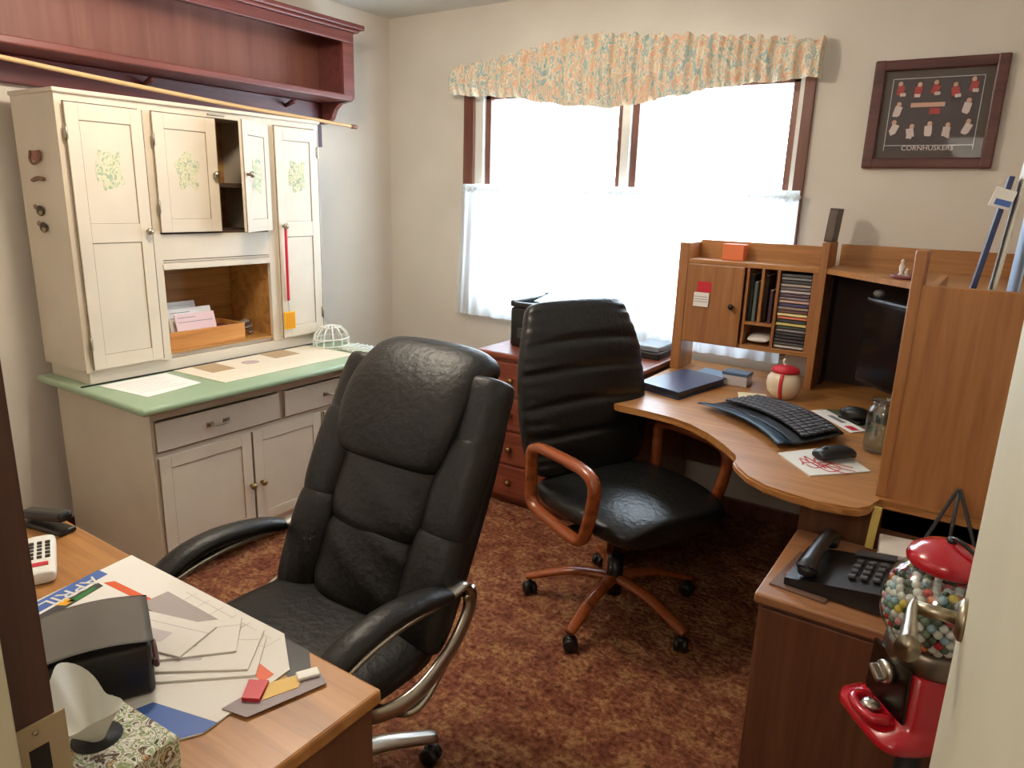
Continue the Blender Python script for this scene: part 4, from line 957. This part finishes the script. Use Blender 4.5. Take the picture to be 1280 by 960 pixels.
t.part('race_picture', b, [M_dgrey, mat('racing_green', (40, 120, 50), .5), M_yellow])
b = MB()
for i in range(7): b.box(-1.16+.04*i, -1.159+.04*i, .62, .69, Z2, Z2+.0003)
for i in range(3): b.box(-1.18, -.93, .64+.02*i, .641+.02*i, Z2, Z2+.0003)
t.part('date_grid', b, mat('pale_grid', (206, 196, 190), .8))
# envelopes on the calendar
def env(x, y, z, w_, h_, rz, label, c=M_paper, win=True):
    b = MB(); M = Matrix.Translation((x, y, z)) @ Matrix.Rotation(rz, 4, 'Z')
    b.box(-w_/2, w_/2, -h_/2, h_/2, 0, .0035, .0008, M); b.mi = 1
    if win: b.box(-w_*.3, w_*.12, -h_*.25, h_*.05, .0035, .0039, 0, M)
    b.box(-w_/2, w_/2, h_*.25, h_*.262, .0035, .0038, 0, M)
    single('envelope', label, 'envelope', b, [c, mat('window_film', (206, 198, 200), .3)], (x, y, z), rz, group='envelopes on the desk calendar')
M_env = mat('grey_envelope', (176, 166, 164), .8)
env(-1.085, .632, Z2, .24, .055, -.0, 'grey envelope showing at the back of the pile on the calendar', M_env, False)
env(-.975, .570, Z2+.0002, .20, .10, .75, 'white envelope at the bottom of the pile, sticking out nearest the desk edge')
env(-1.00, .575, Z2+.0038, .21, .105, .68, 'white envelope with grey edge in the middle of the pile')
env(-1.03, .585, Z2+.0075, .17, .10, .85, 'white windowed envelope second from the top of the pile')
env(-1.075, .570, Z2+.0112, .15, .09, .30, 'small white envelope on top of the pile on the calendar')
# desk pad corner and grey card
sheet('leather_pad', [(-.93, .655), (-.93, .698), (-.855, .698), (-.80, .655), (-.815, .63)], CZ-.0003, M_blk, 'thin dark pad peeping out from under the calendar', 'pad', th=.0006)
def cardx(b, z):
    b.mi = 1; b.prism([(-.835, .552), (-.862, .585), (-.836, .602), (-.812, .566)], z, z+.006); b.mi = 2; b.prism([(-.836, .602), (-.812, .570), (-.792, .622), (-.812, .650)], z, z+.0008)
    b.mi = 3; b.rbox((-.802, .650, z+.003), (.02, .035, .006), (0, 0, -.5), .002)
sheet('ruler_card', [(-.845, .525), (-.80, .535), (-.765, .655), (-.80, .67), (-.842, .575)], CZ+.003, M_grey, 'grey card with red and yellow labels at the edge of the calendar', 'card', th=.0015, extra=cardx, mats=[mat('mauve_grey', (130, 112, 116), .4), M_redp, mat('soft_yellow', (220, 180, 90), .5), M_white])
# small black printer with curved grey lid
t = Thing('photo_printer', 'small black box shaped machine with curved grey lid on the near desk', 'printer', (-1.055, .455, CZ+.0029), rz=math.radians(64), local=True)
Lh = .085
b = MB(); b.box(-.075, .075, -.075, .075, 0, Lh, .008, seg=3); t.part('body', b, M_blk)
b = MB(); b.grid(lambda u, v: Vector((-.078+.156*u, -.078+.156*v, Lh+.001+.014*math.sin(PI*(.1+.8*u))-.006*v)), 12, 16); bmesh.ops.solidify(b.bm, geom=b.bm.faces[:], thickness=.006); t.part('lid', b, mat('satin_grey_lid', (150, 144, 138), .22), label='curved satin grey lid')
b = MB(); b.tube([(.077, -.070, .055), (.080, -.06, .04), (.080, .03, .02), (.079, .065, .006)], .004, n=8); t.part('trim_strip', b, mat('dark_red_trim', (70, 34, 38), .4))
# tissue box
t = Thing('tissue_box', 'floral cardboard tissue box with a white tissue on the near desk corner', 'tissue box', (-.855, .362, CZ), rz=math.radians(3), local=True)
b = MB(); b.box(-.075, .075, -.058, .058, 0, .058, .002); t.part('box', b, M_kleenex)
b = MB(); b.lathe([(0, .0581), (.030, .0581), (.030, .0588), (0, .0588)], (-.01, 0, 0), n=24); t.part('opening', b, M_blkm)
b = MB()
def tf(u, v):
    a = u*2*PI; r = .010+.038*v*(1+.25*math.sin(3*a)); return Vector((-.01+math.cos(a)*r*1.0-.018*v, math.sin(a)*r*.8-.004*v, .057+.050*v+.014*math.sin(2*a+1)*v-.02*v*v*(math.cos(a)-.2)))
b.grid(tf, 40, 12); t.part('tissue', b, mat('tissue_paper', (216, 214, 204), .9))
# cordless phone handset and black stapler at the far end
t = Thing('cordless_phone', 'white cordless phone lying at the left end of the near desk', 'telephone', (-1.505, .57, CZ), rz=math.radians(66), local=True)
b = MB(); b.pad([(-.09, .014), (0, .018), (.09, .014)], .028, .014, nv=18, nu=22, pv=5, pu=3.5, flat_back=1); b.bm.transform(Matrix.Rotation(PI/2*0, 4, 'Z')); t.part('handset', b, M_white)
b = MB()
for r in range(5):
    for c in range(3): b.rbox((-.014+.014*c, -.03+.017*r, .032), (.009, .010, .003), (0, 0, 0), .001)
t.part('keys', b, M_blk); t.part('earpiece', MB().rbox((0, -.058, .029), (.03, .015, .004), (0, 0, 0), .001), M_redp)
t = Thing('stapler', 'black stapler at the far left corner of the near desk', 'stapler', (-1.665, .655, CZ), rz=math.radians(-78), local=True)
t.part('base', MB().box(-.02, .02, -.065, .065, 0, .012, .004), M_blk); t.part('arm', MB().rbox((0, 0, .034), (.032, .13, .022), (.12, 0, 0), .007), M_blk)

# ------------------------------------------------------------------ chairs
def caster(M):
    b = MB(); 
    for sx in (-1, 1): b.lathe([(0, -.010), (.022, -.010), (.026, -.006), (.026, .006), (.022, .010), (0, .010)], n=18, M=M @ Matrix.Translation((sx*.014, 0, .026)) @ Matrix.Rotation(PI/2, 4, 'Y'))
    b.cyl(M @ Vector((0, 0, .03)), M @ Vector((0, 0, .075)), .007, n=8); b.ball(M @ Vector((0, 0, .045)), .018, 2, (1.1, 1, .7)); return b
def base5(t, a0, R_, m_leg, th=.02, zh=.115, zt=.085):
    for i in range(5):
        a = a0+i*2*PI/5; d_ = Vector((math.cos(a), math.sin(a), 0))
        l = t.part('leg', MB().tube([d_*.02+Vector((0, 0, zh)), d_*R_*.5+Vector((0, 0, zh-.005)), d_*(R_-.02)+Vector((0, 0, zt)), d_*(R_+.012)+Vector((0, 0, zt-.01))], th, n=12, sx=1.1, sy=.7, rf=lambda q: th*(1.15-.35*q)), m_leg)
        t.part('caster', caster(Matrix.Translation(d_*R_) @ Matrix.Rotation(a+.6, 4, 'Z')), M_blk, l)
    t.part('column', MB().cyl((0, 0, .07), (0, 0, .22), .030, n=20).cyl((0, 0, .2), (0, 0, .42), .018, n=16), M_blk)

# chair 1 : overstuffed executive chair, back reclined, facing the near desk
c1 = Thing('office_chair', 'large black overstuffed executive office chair with curved silver arms at the near desk', 'chair', (-1.185, .985, 0), rz=math.radians(-1), group=None, local=True)
base5(c1, math.radians(67), .30, M_chrome, .024, .13, .09)
c1.part('mechanism', MB().box(-.10, .10, -.12, .12, .40, .435, .01), M_blk)
def tuft(cx, v): return 0
# seat
b = MB(); b.pad([(.16, .485), (.0, .49), (-.18, .49), (-.34, .465)], .265, .065, nv=36, nu=40, pv=4, pu=3.4, flat_back=.7, wf=lambda v: 1-.06*v)
for v in b.bm.verts: v.co.z = v.co.z
c1.part('seat', b, M_lea1)
# back shell: line from (y .15,z .46) to (y .37,z 1.13)
def bp_(s, off=0):     # point on the back line at fraction s
    y = .135+.235*s+.04*s*s; z = .45+.60*s; return (y-off*.95, z+off*.3)
shell = MB(); shell.pad([bp_(0, -.03), bp_(.35, -.03), bp_(.7, -.03), bp_(1.0, -.02)], .252, .055, nv=44, nu=44, pv=6, pu=3, flat_back=1, wf=lambda v: .96+.06*math.sin(PI*v)); c1.part('back_shell', shell, M_lea1)
def cushion(s0, s1, x0, W, T, off, pv=3., wf=None, crease=0):
    b = MB(); b.pad([bp_(s0, off), bp_((s0+s1)/2, off), bp_(s1, off)], W, T, x0=x0, nv=26, nu=32, pv=pv, pu=2.4, flat_back=.8, wf=wf,
        disp=lambda cx, v: -.006*abs(math.sin(v*PI*2+cx*2))*crease); return b
c1.part('lower_cushion', cushion(.08, .40, 0, .15, .060, .03, crease=1), M_lea1)
c1.part('lumbar_cushion', cushion(.36, .74, 0, .16, .065, .03, wf=lambda v: .95+.1*v, crease=1), M_lea1)
for sx in (-1, 1):
    c1.part('side_bolster', cushion(.04, .46, sx*.205, .072, .058, .025), M_lea1)
    c1.part('side_bolster', cushion(.42, .80, sx*.208, .066, .055, .025), M_lea1)
    c1.part('head_wing', cushion(.68, 1.02, sx*.205, .064, .060, .012), M_lea1)
hb = MB(); hb.pad([bp_(.64, .055), bp_(.80, .07), bp_(.94, .055), (bp_(1.04, .0)[0], bp_(1.055, .0)[1]), (bp_(1.02, -.07)[0], bp_(1.02, -.07)[1])], .180, .052, nv=34, nu=34, pv=4, pu=2.8, flat_back=.9,
    wf=lambda v: 1.0+.08*math.sin(PI*v))
c1.part('headrest', hb, M_lea1)
for sx in (-1, 1):
    ax = sx*.285
    b = MB(); b.tube([(ax, .135, .640), (ax, .06, .662), (ax, -.05, .674), (ax-sx*.0, -.14, .662), (ax-sx*.005, -.22, .625), (ax-sx*.01, -.265, .585)], .03, n=16, sx=1.15, sy=.68, rf=lambda q: .031*(1-.25*abs(2*q-1)**4), k=8)
    arm = c1.part('armrest', b, M_lea1)
    b = MB()
    b.tube([(ax, .215, .610), (ax, .19, .640), (ax, .13, .638), (ax, -.04, .642), (ax, -.18, .615), (ax, -.26, .56), (ax, -.27, .50), (ax-sx*.02, -.22, .45), (ax-sx*.10, -.12, .425)], .017, n=12, sx=1.2, sy=.6, k=6)
    b.tube([(ax, .215, .613), (ax, .222, .59), (ax, .21, .55), (ax, .15, .49), (ax-sx*.0, .03, .445), (ax-sx*.05, -.06, .425), (ax-sx*.15, -.08, .42)], .018, n=12, sx=1.2, sy=.62, k=6)
    b.tube([(ax, .205, .55), (ax, .12, .455), (ax, .02, .41), (ax-sx*.10, -.02, .41)], .009, n=10, k=6)
    c1.part('arm_frame', b, M_chrome, None, 'curved brushed silver arm frame')

# chair 2 : black leather chair with wooden loop arms, at the corner desk
c2 = Thing('desk_chair', 'black leather high-back desk chair with glossy wooden loop arms at the corner desk', 'chair', (-1.005, 2.25, 0), rz=math.radians(66), local=True)
base5(c2, math.radians(-90-66), .325, M_armwood, .021, .135, .085)
c2.part('mechanism', MB().box(-.11, .11, -.12, .12, .385, .415, .01), M_blk)
def pucker(cx, v):
    e = max(0, (abs(cx)-.55)/.45)
    d = -.006*e*(.5+.5*math.sin(v*PI*34))
    for c0, s in ((.30, .9), (.46, 1), (.62, 1), (.76, 1)):
        d -= .012*s*math.exp(-((v-c0+.02*cx*cx)/.016)**2)*(1-.3*e)
    return d
b = MB(); b.pad([(.19, .50), (.215, .62), (.25, .80), (.285, .98), (.335, 1.125)], .288, .062, nv=110, nu=64, pv=3.6, pu=2.9, flat_back=.8, disp=pucker, wf=lambda v: .90+.12*math.sin(PI*min(1, v*1.15+.02))-.10*max(0, v-.72)**1*2)
c2.part('backrest', b, M_lea2)
def spk(cx, v):
    r = math.sqrt(cx*cx+(2*v-1)**2); return -.010*math.exp(-((r-.62)/.07)**2)+.004*math.sin(cx*9+v*7)
b = MB(); b.pad([(.21, .465), (.08, .472), (-.12, .475), (-.305, .452)], .280, .058, nv=50, nu=56, pv=3.2, pu=2.9, flat_back=.9, disp=spk, wf=lambda v: .92+.09*math.sin(PI*v))
c2.part('seat', b, M_lea2)
c2.part('back_bracket', MB().tube([(0, .10, .41), (0, .22, .42), (0, .27, .50), (0, .29, .62)], .022, n=12, sx=1.8, sy=.5), M_blk)
for sx in (-1, 1):
    ax = sx*.300
    P = [(ax, .115, .655), (ax, .06, .665), (ax, -.08, .668), (ax, -.175, .660), (ax, -.212, .625), (ax, -.205, .55), (ax, -.185, .475), (ax, -.165, .432), (ax, -.12, .415), (ax, .02, .425), (ax, .10, .435), (ax, .135, .465), (ax, .140, .53), (ax, .142, .60), (ax, .138, .640)]
    b = MB(); b.tube(P, .0205, n=14, closed=True, k=5, sx=1.15, sy=.95, up=None)
    c2.part('arm_loop', b, M_armwood)
    c2.part('arm_bracket', MB().box(min(ax-sx*.01, sx*.12), max(ax-sx*.01, sx*.12), -.08, -.03, .395, .415, .004), M_blk)
